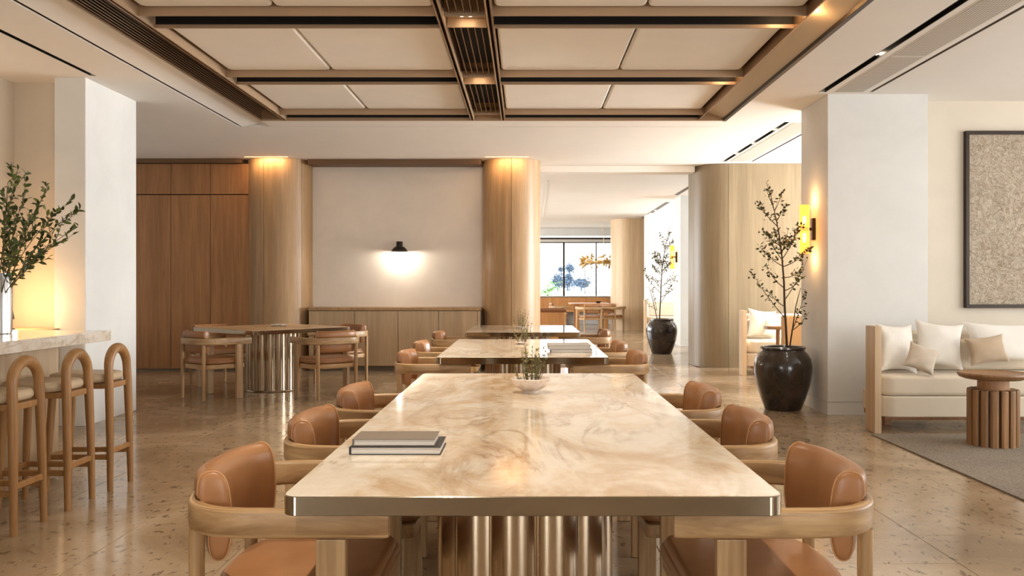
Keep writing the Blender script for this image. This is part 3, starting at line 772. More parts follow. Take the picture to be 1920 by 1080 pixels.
# ------------------------------------------------------------------ tables with fluted pedestals
flute_me = None
def pedestal(parent, R, rt, n, loc, ztop):
    global flute_me
    mb = MB(); mb.lathe([(0, 0), (R+rt*1.05, 0), (R+rt*1.1, 0.006), (R+rt*1.05, 0.014), (R, 0.016), (R, ztop), (0, ztop)], 48)
    core = mb.build('pedestal', M['brushed_nickel'], parent); core.location = loc
    fl = None
    for k in range(n):
        a = 2*PI*k/n
        if fl is None:
            mb = MB(); mb.tube([(0, 0, 0.016), (0, 0, ztop)], rt, 14, cap=True)
            fl = mb.build('flute', M['brushed_nickel'], core); fl.location = (R*math.cos(a), R*math.sin(a), 0)
        else: dup(fl, core, (R*math.cos(a), R*math.sin(a), 0))
def make_table(name, loc, rz, hx, hy, label, peds, r=0.035, top='marble'):
    t = thing(name, loc, label, 'table', rz)
    mb = MB(); mb.prism(rrect(-hx, hx, -hy, hy, r, 12), 0.702, 0.7480, 0.0015, 1); mb.build('edge_band', M['chrome'], t, smooth=False)
    mb = MB(); mb.prism(rrect(-hx+0.002, hx-0.002, -hy+0.002, hy-0.002, r), 0.7482, 0.75, 0.001, 1, bottom=False); mb.build('tabletop', M[top], t, smooth=False)
    for (R, rt, n, px_, py_) in peds: pedestal(t, R, rt, n, (px_, py_, 0), 0.7)
    return t
make_table('dining_table', (TCX[0], 3.48, 0), 0, 0.598, 1.43, 'large front marble table with mirror metal edge, books and a footed bowl on it', [(0.205, 0.085, 11, -0.02, -0.62), (0.205, 0.085, 11, -0.02, 0.62)])
make_table('dining_table', (TCX[1], 7.01, 0), 0, 0.602, 1.01, 'second marble table with mirror metal edge and two grey books on it', [(0.205, 0.085, 11, 0, -0.4), (0.205, 0.085, 11, 0, 0.4)])
make_table('dining_table', (TCX[2], 10.0, 0), 0, 0.615, 0.80, 'third and farthest long marble table, with only a sprig dish on it', [(0.225, 0.080, 14, 0, 0)])
make_table('square_table', (-3.04, 10.38, 0), math.radians(49), 0.655, 0.655, 'square stone table set cornerwise before the round column on the left', [(0.225, 0.080, 14, 0, 0)], 0.015, 'table_satin')

# ------------------------------------------------------------------ books, bowls, sprigs
def book(name, x0, x1, y0, y1, z0, h, mat, label, group=None, rz=0):
    cx, cy = (x0+x1)/2, (y0+y1)/2; hx, hy = (x1-x0)/2, (y1-y0)/2
    t = thing(name, (cx, cy, z0), label, 'book', rz, group)
    mb = MB(); mb.box(-hx+0.006, hx-0.003, -hy+0.003, hy-0.003, 0.0025, h-0.0025); mb.build('pages', M['pages'], t, smooth=False)
    mb = MB(); mb.box(-hx, hx, -hy, hy, h-0.0025, h, 0.0006); mb.build('cover', mat, t, smooth=False)
    mb = MB(); mb.box(-hx, hx, -hy, hy, 0, 0.0025, 0.0006); mb.build('cover', mat, t, smooth=False)
    mb = MB(); mb.box(-hx, -hx+0.005, -hy, hy, 0.0025, h-0.0025); mb.build('spine', mat, t, smooth=False)
book('book', -0.520, -0.250, 2.548, 2.728, 0.7503, 0.023, M['book_black'], 'black book at the bottom of the pair on the front marble table')
book('book', -0.514, -0.268, 2.562, 2.700, 0.7735, 0.021, M['book_grey'], 'taupe book on top of the black book on the front marble table')
book('book', 0.19, 0.50, 6.42, 6.74, 0.7503, 0.022, M['book_silver'], 'grey book lying under another on the second marble table')
book('book', 0.17, 0.49, 6.44, 6.76, 0.7725, 0.030, M['book_silver'], 'thicker grey book on top of another on the second marble table')

def leaf_mesh(name, L, W, mat):
    mb = MB(); bm = mb.bm
    rows = [(0.0, 0.12), (0.25, 0.8), (0.5, 1.0), (0.78, 0.62), (1.0, 0.0)]
    prev = None
    for t_, w in rows:
        z = 0.10*L*math.sin(t_*PI)
        if w == 0: cur = [bm.verts.new((0, t_*L, 0))]
        else: cur = [bm.verts.new((-w*W/2, t_*L, z+0.12*W)), bm.verts.new((0, t_*L, z)), bm.verts.new((w*W/2, t_*L, z+0.12*W))]
        if prev:
            if len(cur) == 3:
                bm.faces.new((prev[0], prev[1], cur[1], cur[0])); bm.faces.new((prev[1], prev[2], cur[2], cur[1]))
            else:
                bm.faces.new((prev[0], prev[1], cur[0])); bm.faces.new((prev[1], prev[2], cur[0]))
        prev = cur
    me = bpy.data.meshes.new(name); bm.to_mesh(me); bm.free()
    me.polygons.foreach_set('use_smooth', [True]*len(me.polygons)); me.materials.append(mat)
    return me
def curve_pts(a, b, bend, n=8):
    a, b = Vector(a), Vector(b); mid = (a+b)/2+Vector(bend)
    return [a*(1-t)**2+mid*2*t*(1-t)+b*t*t for t in [k/n for k in range(n+1)]]
def add_leaf_to(mb, pos, d, L, W, roll):
    q = d.to_track_quat('Y', 'Z') @ Euler((0, roll, 0)).to_quaternion()
    bm = mb.bm
    def P(x, y, z): return bm.verts.new(pos+q @ Vector((x, y, z)))
    a = P(0, 0, 0); l = P(-W/2, L*0.45, W*0.15); r = P(W/2, L*0.45, W*0.15); c_ = P(0, L*0.5, 0); t_ = P(0, L, 0)
    for f in ((a, c_, l), (a, r, c_), (l, c_, t_), (c_, r, t_)): bm.faces.new(f)

def footed_bowl(loc, r, h, label, mat):
    mb = MB(); mb.lathe([(0, 0.0), (r*0.42, 0.0), (r*0.42, 0.006), (r*0.46, 0.010), (r*0.72, h*0.35), (r*0.93, h*0.75), (r, h), (r*0.965, h+0.002), (r*0.88, h*0.75), (r*0.66, h*0.38), (r*0.4, h*0.24), (0, h*0.22)], 40)
    o = mb.build('bowl', mat); o.location = loc; return tag(o, label, 'bowl')
def sprigs(loc, h, spread, n, label, rnd):
    t = thing('sprig_bunch', loc, label, 'plant')
    ms, ml = MB(), MB()
    for i in range(n):
        a = rnd.uniform(0, 2*PI); rr_ = spread*rnd.uniform(0.2, 1.0)
        top = Vector((rr_*math.cos(a), rr_*math.sin(a)*0.8, h*rnd.uniform(0.45, 1.0)))
        st = Vector((0.02*math.cos(a), 0.02*math.sin(a), 0.0))
        pts = curve_pts(st, top, (0.25*top.x, 0.25*top.y, -0.1*h), 6)
        ms.tube(pts, [0.0016]*5+[0.0010]*2, 5)
        for k in range(3, 7):
            for q in range(3):
                d = Vector((rnd.uniform(-1, 1), rnd.uniform(-1, 1), rnd.uniform(-0.1, 1))).normalized()
                add_leaf_to(ml, pts[k], d, rnd.uniform(0.010, 0.020), 0.006, rnd.uniform(0, 6))
    ms.build('stems', M['stem'], t)
    tag(ml.build('leaves', M['sprig'], t, smooth=False), kind='stuff')
R1 = random.Random(4)
BX = at(995, 738, 4.0).x
footed_bowl((BX, 4.05, 0.7503), 0.093, 0.064, 'pale stone footed bowl with sprigs at the far end of the front table', M['bowl'])
sprigs((BX, 4.05, 0.766), 0.20, 0.085, 30, 'bunch of green sprigs in the stone bowl on the front table', R1)
footed_bowl((-0.03, 7.36, 0.7503), 0.06, 0.016, 'flat pale dish with sprigs on the second marble table', M['bowl'])
sprigs((-0.03, 7.36, 0.754), 0.20, 0.09, 22, 'bunch of green sprigs in the flat dish on the second table', R1)
footed_bowl((-0.055, 10.1, 0.7503), 0.07, 0.018, 'flat pale dish with sprigs on the farthest long table', M['bowl'])
sprigs((-0.055, 10.1, 0.754), 0.22, 0.10, 20, 'bunch of green sprigs in the flat dish on the farthest table', R1)
# small ornament on the square table
t = thing('flower_sprig', (-2.98, 10.45, 0.751), 'small cream and white flower sprig lying on the square table', 'flower')
mb = MB(); mb.tube([(-0.10, 0, 0.006), (0, 0.01, 0.008), (0.09, 0, 0.008)], 0.004, 6); mb.build('stem', M['stem'], t)
mb = MB()
for k in range(16):
    p = Vector((R1.uniform(-0.1, 0.1), R1.uniform(-0.03, 0.03), 0.012))
    for q in range(4):
        add_leaf_to(mb, p, Vector((R1.uniform(-1, 1), R1.uniform(-1, 1), R1.uniform(0.2, 1))).normalized(), 0.03, 0.016, R1.uniform(0, 6))
tag(mb.build('petals', M['pillow_white'], t, smooth=False), kind='stuff')

# ------------------------------------------------------------------ bar, stools, vase
bar = thing('bar_counter', (-3.1, 3.6, 0), 'bar counter with a thick pale marble top and oak front on the left', 'bar counter')
ye = 5.79-3.6
mb = MB(); mb.box(-0.62, 0.325, -3.4, ye, 0.882, 0.95, 0.004, 2); mb.build('countertop', M['bar_stone'], bar)
xs = [-3.3, -2.2, -1.1, 0.0, 1.05, 2.05]
for y0, y1 in zip(xs, xs[1:]):
    mb = MB(); mb.box(0.03, 0.05, y0+0.003, y1-0.003, 0.02, 0.878, 0.002); mb.build('panel', M['wood_pale'], bar, smooth=False)
mb = MB(); mb.box(-0.55, 0.03, -3.3, 2.045, 0, 0.88); mb.build('carcass', M['wood_pale'], bar, smooth=False)
mb = MB(); mb.box(-0.50, 0.0, 2.045, 2.13, 0.0, 0.88, 0.003); mb.build('end_support', M['wall_white'], bar, smooth=False)

def make_stool(label):
    t = thing('bar_stool', (0, 0, 0), label, 'stool')
    pts = [(0.185, -0.135, 0), (0.180, -0.128, 0.35), (0.172, -0.122, 0.66)]
    n = 14
    for k in range(n+1):
        a = PI*k/n
        pts.append((0.168-0.004*math.sin(a), -0.120*math.cos(a), 0.745+0.118*math.sin(a)))
    pts += [(0.172, 0.122, 0.66), (0.180, 0.128, 0.35), (0.185, 0.135, 0)]
    rs = [0.017, 0.022, 0.025]+[0.025+0.005*math.sin(PI*k/n) for k in range(n+1)]+[0.025, 0.022, 0.017]
    mb = MB(); mb.tube(pts, rs, 14); mb.build('back_frame', M['stool_wood'], t)
    for s in (-1, 1):
        mb = MB(); mb.tube([(-0.205, s*0.130, 0), (-0.19, s*0.122, 0.35), (-0.172, s*0.112, 0.645)], [0.016, 0.021, 0.024], 12); mb.build('leg', M['stool_wood'], t)
        mb = MB(); mb.box(-0.192, 0.172, s*0.122-0.011, s*0.122+0.011, 0.19, 0.222, 0.004); mb.build('stretcher', M['stool_wood'], t)
    for x in (-0.195, 0.18):
        mb = MB(); mb.box(x-0.011, x+0.011, -0.122, 0.122, 0.225 if x > 0 else 0.19, 0.257 if x > 0 else 0.222, 0.004); mb.build('stretcher', M['stool_wood'], t)
    mb = MB(); mb.prism(rrect(-0.19, 0.18, -0.13, 0.13, 0.06), 0.620, 0.655, 0.006, 2); mb.build('seat_frame', M['stool_wood'], t)
    mb = MB(); mb.prism(rrect(-0.215, 0.163, -0.168, 0.168, 0.11, 8), 0.656, 0.712, 0.026, 5); mb.build('seat', M['cream_leather'], t)
    return t
st = make_stool('arched oak bar stool nearest the camera at the bar, cut by the picture edge')
st.location = (-2.735, 4.44, 0)
place(st, (-2.725, 4.93, 0), 0, 'arched oak bar stool in the middle of the row at the bar')
place(st, (-2.705, 5.38, 0), 0, 'arched oak bar stool farthest along the bar, before the white pillar')

VX, VY = -3.27, 5.36
mb = MB(); mb.lathe([(0, 0), (0.074, 0), (0.078, 0.004), (0.0785, 0.31), (0.071, 0.335), (0.0705, 0.375), (0.066, 0.376), (0.066, 0.33), (0.07, 0.30), (0.07, 0.02), (0, 0.015)], 40)
o = mb.build('vase', M['silver_vase']); o.location = (VX, VY, 0.9503); tag(o, 'tall brushed silver cylinder vase on the marble bar top', 'vase')
LEAF = leaf_mesh('leaf', 1.0, 0.46, M['leaf'])
R2 = random.Random(21)
ends = [((33, 318), 0.0, 'tallest upright leafy branch in the silver vase, against the wall corner'),
        ((88, 358), 0.1, 'leafy branch rising steeply to the right of the tallest one in the vase'),
        ((142, 392), -0.05, 'longest leafy branch leaning right from the silver vase'),
        ((134, 432), 0.12, 'leafy branch reaching right just under the longest one in the vase'),
        ((104, 456), -0.14, 'drooping leafy branch arching right low over the bar top'),
        ((76, 486), 0.05, 'lowest short leafy branch arching right from the vase rim'),
        ((60, 400), 0.2, 'leafy branch in the middle of the vase bunch, leaning away'),
        ((14, 345), -0.16, 'upright leafy branch left of the tallest one in the vase'),
        ((-20, 330), 0.1, 'leafy branch leaning left out of the picture from the vase'),
        ((-50, 400), -0.05, 'leafy branch bending far left out of the picture from the vase'),
        ((45, 440), -0.2, 'short leafy branch leaning toward the room from the silver vase'),
        ((20, 405), 0.22, 'short leafy branch in the thick of the vase bunch'),
        ((110, 395), 0.0, 'leafy branch between the steep one and the longest one in the vase'),
        ((48, 362), -0.08, 'slim leafy branch just right of the tallest one in the vase'),
        ((28, 460), 0.06, 'stubby leafy branch low in the thick of the vase bunch')]
for (ex, ey), dy, lb in ends:
    p1 = at(ex, ey, VY+dy); base = Vector((VX+R2.uniform(-0.03, 0.03), VY+R2.uniform(-0.03, 0.03), 1.05))
    t = thing('leafy_branch', base, lb, 'branch', 0, 'branches in the silver vase')
    rel = p1-base
    pts = curve_pts((0, 0, 0), rel, (-rel.x*0.22, -rel.y*0.2, rel.z*0.10), 12)
    ms = MB(); ms.tube(pts, [0.0045-0.0030*k/12 for k in range(13)], 6)
    twigs = [pts]
    for k in (5, 7, 8, 9, 10, 11):
        tv = (pts[k+1]-pts[k]).normalized()
        d = (tv+Vector((R2.uniform(-0.9, 0.9), R2.uniform(-0.9, 0.9), R2.uniform(-0.3, 0.8)))*0.75).normalized()
        tw = curve_pts(pts[k], pts[k]+d*R2.uniform(0.07, 0.16), (0, 0, -0.01), 4)
        ms.tube(tw, [0.0022, 0.002, 0.0017, 0.0014, 0.001], 5); twigs.append(tw)
    ms.build('stem', M['stem'], t)
    for tw in twigs:
        ks = range(6, 13) if tw is pts else range(1, 5)
        for k in ks:
            for rep in range(1 if tw is pts else R2.choice((1, 2, 2))):
                tv = (tw[k]-tw[k-1]).normalized()
                d = (tv*0.6+Vector((R2.uniform(-1, 1), R2.uniform(-1, 1), R2.uniform(-0.5, 0.9)))).normalized()
                o = bpy.data.objects.new('leaf', LEAF); COL.objects.link(o); o.parent = t
                o.location = tw[k]; o.rotation_mode = 'QUATERNION'
                o.rotation_quaternion = d.to_track_quat('Y', 'Z') @ Euler((0, R2.uniform(-1.2, 1.2), 0)).to_quaternion()
                L_ = R2.uniform(0.034, 0.054); o.scale = (L_, L_, L_)

# ------------------------------------------------------------------ sofas, cushions, side table, rug, picture
rug = MB(); rug.prism(rrect(2.885, 6.6, 3.9, 7.22, 0.02), 0.0005, 0.012, 0.004, 2)
tag(rug.build('rug', M['rug']), 'grey-beige wool rug under the fluted side table', 'rug')
def make_sofa(loc, label, L=2.7):
    t = thing('sofa', loc, label, 'sofa')
    for x in (0.0, L):
        mb = MB(); mb.box(x, x+0.058, 0, 0.20, 0, 0.905, 0.006, 2); mb.build('end_post', M['wood_pale2'], t)
    def outl(o, yb):
        r = 0.13; x0, y0 = 0.066+o, 0.045+o
        pts = [(L-0.06, y0), (L-0.06, yb), (x0+0.10, yb)]
        pts += [(x0+r*(1-math.sin(PI/2*k/6))+0.04*(1-k/6.0), y0+r*(1-math.cos(PI/2*(k)/6)) if False else y0+r-r*math.sin(PI/2*k/6)) for k in range(0)]
        for k in range(9):
            a = PI+PI/2*k/8
            pts.append((x0+r+r*math.cos(a), y0+r+r*math.sin(a)))
        return pts
    mb = MB(); mb.prism(outl(0.0, 0.68), 0.13, 0.307, 0.012, 3); mb.build('base', M['sofa'], t)
    mb = MB(); mb.prism(outl(0.004, 0.60), 0.309, 0.483, 0.035, 5); mb.build('seat_cushion', M['sofa'], t)
    mb = MB(); mb.box(0.185, L-0.06, 0.56, 0.69, 0.31, 0.84, 0.04, 4); mb.build('backrest', M['sofa'], t)
    mb = MB(); mb.box(0.185, L-0.06, 0.50, 0.60, 0.485, 0.76, 0.04, 4); mb.build('back_cushion', M['sofa'], t)
    mb = MB(); mb.box(0.15, L-0.1, 0.16, 0.62, 0.09, 0.13, 0.004); mb.build('rail', M['wood_dark'], t, smooth=False)
    for x in (0.3, L-0.3):
        mb = MB(); mb.box(x-0.03, x+0.03, 0.45, 0.51, 0.0, 0.095, 0.004); mb.build('leg', M['wood_dark'], t, smooth=False)
    return t
sofa = make_sofa((2.944, 7.28, 0), 'long cream linen sofa with a pale wood end post under the picture')
place(sofa, (2.99, 11.9, 0), 0, 'cream sofa before the pale wood partition, behind the near potted tree')
place(sofa, (2.985, 15.55, 0), 0, 'cream sofa behind the rounded wood partition, before the far white pillar')
place(sofa, (2.90, 21.0, 0), 0, 'farthest cream sofa, behind the far potted tree')
def cushion(p, w, h, t_, mat, label, rx=-14, ry=0, rz=0):
    mb = MB(); mb.pillow(w, h, t_); o = mb.build('cushion', mat, angle=60)
    o.location = p; o.rotation_euler = (math.radians(rx), math.radians(ry), math.radians(rz)); return tag(o, label, 'cushion')
cushion(at(1680, 652, 7.60), 0.37, 0.44, 0.15, M['pillow_white'], 'white square cushion at the left end of the near sofa by its post', -16, 4, 12)
cushion(at(1760, 646, 7.62), 0.42, 0.42, 0.15, M['pillow_white'], 'white square cushion leaning beside the first one on the near sofa', -18, 7, -6)
cushion(at(1728, 672, 7.40), 0.26, 0.25, 0.10, M['pillow_grey'], 'small pale grey cushion tilted before the white pair on the near sofa', -28, 20, -20)
cushion(at(1850, 656, 7.46), 0.36, 0.25, 0.11, M['pillow_tan'], 'small tan cushion before the wide white one on the near sofa', -18, -6, 4)
cushion(at(1885, 642, 7.66), 0.72, 0.37, 0.14, M['pillow_white'], 'wide white cushion on the near sofa behind the tan one', -16, 1, 0)
cushion(at(1428, 607, 12.30), 0.40, 0.42, 0.15, M['pillow_white'], 'white cushion at the left end of the sofa behind the potted tree', -16, 7, 0)
cushion(at(1452, 619, 12.18), 0.30, 0.26, 0.10, M['pillow_white'], 'small white cushion lying before the bigger one on the sofa behind the tree', -30, 18, 0)
cushion(at(1307, 597, 15.98), 0.30, 0.42, 0.15, M['pillow_white'], 'white cushion on the sofa behind the rounded partition', -16, 4, 0)

TXc, TYc = at(1862, 800, 6.72).x, 6.72
stb = thing('side_table', (TXc, TYc, 0.0125), 'round oak side table on a drum of thick staves, on the rug', 'table')
mb = MB(); mb.lathe([(0, 0.510), (0.205, 0.512), (0.240, 0.525), (0.255, 0.548), (0.252, 0.560), (0.235, 0.561), (0.225, 0.555), (0, 0.555)], 48); mb.build('tabletop', M['table_wood'], stb)
mb = MB(); mb.lathe([(0, 0.42), (0.112, 0.42), (0.112, 0.512), (0, 0.512)], 32); mb.build('neck', M['wood_dark'], stb)
mb = MB(); mb.lathe([(0, 0.0), (0.118, 0.0), (0.118, 0.44), (0, 0.44)], 24); mb.build('core', M['wood_dark'], stb)
sv = None
for k in range(15):
    a = 2*PI*k/15+0.1
    if sv is None:
        mb = MB(); mb.prism([(0.10, -0.016), (0.172, -0.027), (0.184, -0.014), (0.184, 0.014), (0.172, 0.027), (0.10, 0.016)], 0.0, 0.435, 0.012, 2, bottom=False)
        sv = mb.build('stave', M['table_wood'], stb); sv.rotation_euler = (0, 0, a)
    else: dup(sv, stb, None, (0, 0, a))
fr = thing('picture', (4.39+0.85, 8.66, 0), 'large beige relief picture in a dark frame above the sofa', 'picture')
for (x0, x1, z0, z1) in ((-0.85, 0.85, 2.755, 2.79), (-0.85, 0.85, 1.025, 1.06), (-0.85, -0.815, 1.06, 2.755), (0.815, 0.85, 1.06, 2.755)):
    mb = MB(); mb.box(x0, x1, -0.055, -0.001, z0, z1, 0.002); mb.build('frame', M['dark_frame'], fr, smooth=False)
mb = MB(); mb.box(-0.815, 0.815, -0.035, -0.01, 1.06, 2.755); mb.build('canvas', M['canvas'], fr, smooth=False)

# ------------------------------------------------------------------ potted trees
def make_pot(label):
    t = thing('plant_pot', (0, 0, 0), label, 'pot')
    mb = MB(); mb.lathe([(0, 0), (0.168, 0), (0.182, 0.012), (0.222, 0.12), (0.262, 0.25), (0.284, 0.37), (0.286, 0.44), (0.272, 0.51), (0.238, 0.568), (0.214, 0.590), (0.212, 0.602), (0.222, 0.615), (0.221, 0.630), (0.208, 0.636), (0.196, 0.630), (0.192, 0.60), (0.20, 0.56), (0, 0.54)], 56); mb.build('body', M['clay'], t)
    mb = MB(); mb.lathe([(0, 0.575), (0.10, 0.572), (0.196, 0.565)], 32); mb.build('soil', M['soil'], t)
    return t
PX, PY = 2.62, 8.72
pot = make_pot('big dark glazed pot holding the near tree beside the white pillar')
pot.location = (2.60, PY, 0)
place(pot, (2.50, 15.85, 0), 0.6, 'dark glazed pot with the far tree, before the far white pillar')
def make_tree(label):
    t = thing('potted_tree', (2.60, PY, 0.57), label, 'tree')
    org = Vector((2.60, PY, 0.57)); rnd = random.Random(8)
    def L(x, y, dy=0.0): return at(x, y, PY+dy)-org
    mt, ml = MB(), MB()
    trunk = [L(1476, 662), L(1474, 620), L(1471, 570), L(1470, 530), L(1466, 480), L(1461, 440), L(1454, 405), L(1446, 370), L(1437, 341)]
    mt.tube(trunk, [0.013, 0.012, 0.011, 0.010, 0.008, 0.0065, 0.005, 0.0035, 0.002], 8)
    trunk2 = [L(1479, 662, 0.02), L(1487, 610, 0.05), L(1492, 575, 0.08), L(1502, 555, 0.1), L(1516, 570, 0.12)]
    mt.tube([trunk2[0], trunk2[1], trunk2[2], L(1501, 540, 0.1), L(1512, 545, 0.1)], [0.009, 0.007, 0.005, 0.003, 0.002], 7)
    br = [((1475, 600), (1408, 508), 0.1, 26), ((1472, 575), (1436, 540), -0.15, 10), ((1471, 540), (1436, 500), -0.1, 20), ((1471, 520), (1500, 505), 0.1, 16), ((1470, 500), (1424, 462), 0.15, 34), ((1469, 490), (1440, 440), -0.1, 36), ((1468, 500), (1520, 466), -0.15, 40), ((1467, 485), (1499, 425), -0.05, 34), ((1464, 462), (1430, 432), 0.12, 26), ((1465, 470), (1490, 450), -0.16, 24), ((1458, 425), (1422, 384), 0.05, 26), ((1456, 415), (1473, 380), -0.08, 16), ((1452, 395), (1466, 364), 0.05, 12), ((1449, 385), (1436, 352), 0.0, 12), ((1470, 545), (1503, 520), -0.1, 14), ((1473, 560), (1514, 485), 0.18, 22), ((1485, 620), (1510, 545), -0.06, 14), ((1484, 620), (1517, 585), 0.1, 8), ((1466, 470), (1452, 430), 0.22, 26), ((1466, 475), (1478, 430), 0.2, 26)]
    for (sx, sy), (ex, ey), dy, nl in br:
        a, b_ = L(sx, sy), L(ex, ey, dy)
        pts = curve_pts(a, b_, (0, 0, -0.05*(1 if sy > 480 else 0.4)), 8)
        mt.tube(pts, [0.0055-0.004*k/8 for k in range(9)], 5)
        for i in range(int(nl*1.35)):
            f = rnd.uniform(0.35, 1.03); k = min(int(f*8), 7); p = pts[k].lerp(pts[k+1], f*8-k)
            p = p+Vector((rnd.gauss(0, 0.016), rnd.gauss(0, 0.016), rnd.gauss(0, 0.014)))
            d = Vector((rnd.uniform(-1, 1), rnd.uniform(-1, 1), rnd.uniform(-0.4, 1))).normalized()
            if p.x > 0.255: p.x = 0.255; d.x = -abs(d.x)
            add_leaf_to(ml, p, d, rnd.uniform(0.032, 0.052), rnd.uniform(0.019, 0.027), rnd.uniform(0, 6))
    for i in range(26):
        f = rnd.uniform(0.55, 1.0)*8; k = min(int(f), 7); p = trunk[k].lerp(trunk[k+1], f-k)
        d = Vector((rnd.uniform(-1, 1), rnd.uniform(-1, 1), rnd.uniform(-0.2, 1))).normalized()
        add_leaf_to(ml, p, d, rnd.uniform(0.03, 0.046), 0.02, rnd.uniform(0, 6))
    mt.build('trunk', M['bark'], t)
    tag(ml.build('leaves', M['leaf_olive'], t, smooth=False), kind='stuff')
    return t
tr = make_tree('slender small-leaved tree in the big dark pot by the white pillar')
place(tr, (2.50, 15.85, 0.57), 2.6, 'slender small-leaved tree in the far dark pot')

# ------------------------------------------------------------------ lamps on the walls
def sconce(loc, label, k=1.0, energy=9):
    t = thing('wall_lamp', loc, label, 'wall lamp')
    mb = MB(); mb.box(-0.035, 0.0, -0.028, 0.028, -0.11, 0.11, 0.004); mb.build('bracket', M['dark_frame'], t)
    mb = MB(); mb.box(-0.075, -0.03, -0.012, 0.012, -0.014, 0.014); mb.build('arm', M['dark_frame'], t, smooth=False)
    mb = MB(); mb.lathe([(0.048, -0.245), (0.048, 0.245), (0.044, 0.245), (0.044, -0.245), (0.048, -0.245)], 32, (-0.105, 0, 0)); mb.build('shade', M['amber'], t)
    mb = MB(); mb.lathe([(0, -0.016), (0.043, -0.016), (0.043, 0.016), (0, 0.016)], 20, (-0.105, 0, 0)); mb.build('holder', M['dark_frame'], t)
    for s in (-1, 1):
        mb = MB(); mb.lathe([(0, -0.05), (0.016, -0.045), (0.02, 0), (0.016, 0.045), (0, 0.05)], 16, (-0.105, 0, s*0.085)); mb.build('bulb', M['glow'], t)
        light('POINT', 'wall_lamp_glow', (loc[0]-0.105, loc[1], loc[2]+s*0.30), energy, (1.0, 0.56, 0.22), shadow_soft_size=0.04)
sconce((2.915, 8.70, 1.815), 'amber glass tube wall lamp on the near white pillar above the pot', 1, 0.9)
sconce((3.18, 18.1, 1.84), 'amber glass tube wall lamp on the far white pillar behind the tree', 1, 0.9)

LX, LY = at(749, 470, 12.78).x, 12.78
t = thing('wall_lamp', (LX, LY, 1.75), 'small black dome wall lamp lit on the white back wall', 'wall lamp')
mb = MB(); mb.lathe([(0.122, 0.0), (0.118, 0.012), (0.095, 0.045), (0.062, 0.072), (0.040, 0.080), (0, 0.082), (0, 0.078), (0.038, 0.076), (0.060, 0.068), (0.092, 0.042), (0.114, 0.012), (0.122, 0.0)], 40); mb.build('shade', M['black_metal'], t)
mb = MB(); mb.lathe([(0, 0.075), (0.046, 0.075), (0.046, 0.145), (0.044, 0.148), (0, 0.148)], 28); mb.build('cap', M['black_metal'], t)
mb = MB(); mb.tube([(0, 0.03, 0.11), (0, 0.165, 0.11)], 0.013, 10); mb.lathe([(0, 0)], 3); mb.build('arm', M['black_metal'], t)
mb = MB(); mb.lathe([(0, 0.040), (0.03, 0.044), (0.04, 0.055), (0.03, 0.068), (0, 0.072)], 20); mb.build('bulb', M['glow'], t)
light('POINT', 'wall_lamp_beam', (LX, LY, 1.752), 5.0, WARM2, shadow_soft_size=0.025)
# small lamp low in the niche behind the bar vase
t = thing('counter_lamp', (-4.43, 7.4, 0.8705), 'low lit lamp behind the bar, hidden by the silver vase', 'lamp')
mb = MB(); mb.lathe([(0, 0), (0.05, 0), (0.05, 0.01), (0.012, 0.014), (0.012, 0.10), (0, 0.10)], 20); mb.build('base', M['black_metal'], t)
mb = MB(); mb.lathe([(0.05, 0.09), (0.035, 0.17), (0.033, 0.17), (0.048, 0.09), (0.05, 0.09)], 24); mb.build('shade', M['black_metal'], t)
light('POINT', 'counter_lamp_glow', (-4.40, 7.42, 1.06), 4.5, (1.0, 0.62, 0.30), shadow_soft_size=0.03)
bb = thing('back_shelf', (-4.35, 7.35, 0), 'low wooden back shelf behind the bar under the lamp', 'shelf')
mb = MB(); mb.box(-0.20, 0.22, -1.5, 0.45, 0, 0.87, 0.004); mb.build('carcass', M['wood_pale'], bb, smooth=False)

# ------------------------------------------------------------------ far room
def far_chair(x, y, rz, lb): place(proto, (x, y, 0), rz, lb)
far_chair(1.72, 23.0, 0.25, 'wooden chair in front of the far table under the end window')
far_chair(2.32, 23.5, -0.5, 'wooden chair at the right of the far table beside the wood partition')
far_chair(0.95, 24.3, -PI/2, 'wooden chair at the left end of the far table under the end window')
t = thing('far_table', (1.95, 24.4, 0), 'oak table in the far room under the end window', 'table')
mb = MB(); mb.prism(rrect(-0.72, 0.42, -0.5, 0.5, 0.05), 0.715, 0.75, 0.006, 2); mb.build('tabletop', M['far_wood'], t)
for x in (-0.5, 0.3):
    for y in (-0.35, 0.35):
        mb = MB(); mb.box(x-0.06, x+0.06, y-0.04, y+0.04, 0, 0.714, 0.006); mb.build('leg', M['far_wood'], t, smooth=False)
mb = MB(); mb.lathe([(0, 0), (0.05, 0), (0.09, 0.05), (0.086, 0.05), (0.048, 0.008), (0, 0.006)], 24); o = mb.build('bowl', M['dark_frame']); o.location = (2.05, 24.3, 0.7505); tag(o, 'small dark bowl on the far oak table', 'bowl')
t = thing('window_bench', (0.6, 27.6, 0), 'pale oak bench running under the end window', 'bench')
mb = MB(); mb.box(-4.5, 3.0, -0.25, 0.3, 0.40, 0.47, 0.01); mb.build('seat', M['far_wood'], t, smooth=False)
mb = MB(); mb.box(-4.5, 3.0, 0.25, 0.33, 0.47, 0.86, 0.01); mb.build('backrest', M['far_wood'], t, smooth=False)
for x in (-4.3, -2.0, 0.3, 2.8):
    mb = MB(); mb.box(x-0.04, x+0.04, -0.2, 0.25, 0.0, 0.40, 0.005); mb.build('leg', M['far_wood'], t, smooth=False)
t = thing('lounge_chair', (0.42, 19.6, 0), 'brown leather lounge chair with wooden side panels beyond the second round column', 'armchair')
for y in (-0.42, 0.38):
    mb = MB(); mb.box(-0.45, 0.45, y, y+0.04, 0.04, 0.66, 0.02, 2); mb.build('side_panel', M['far_wood'], t)
mb = MB(); mb.box(-0.43, 0.40, -0.37, 0.37, 0.28, 0.50, 0.06, 4); mb.build('seat', M['brown_leather'], t)
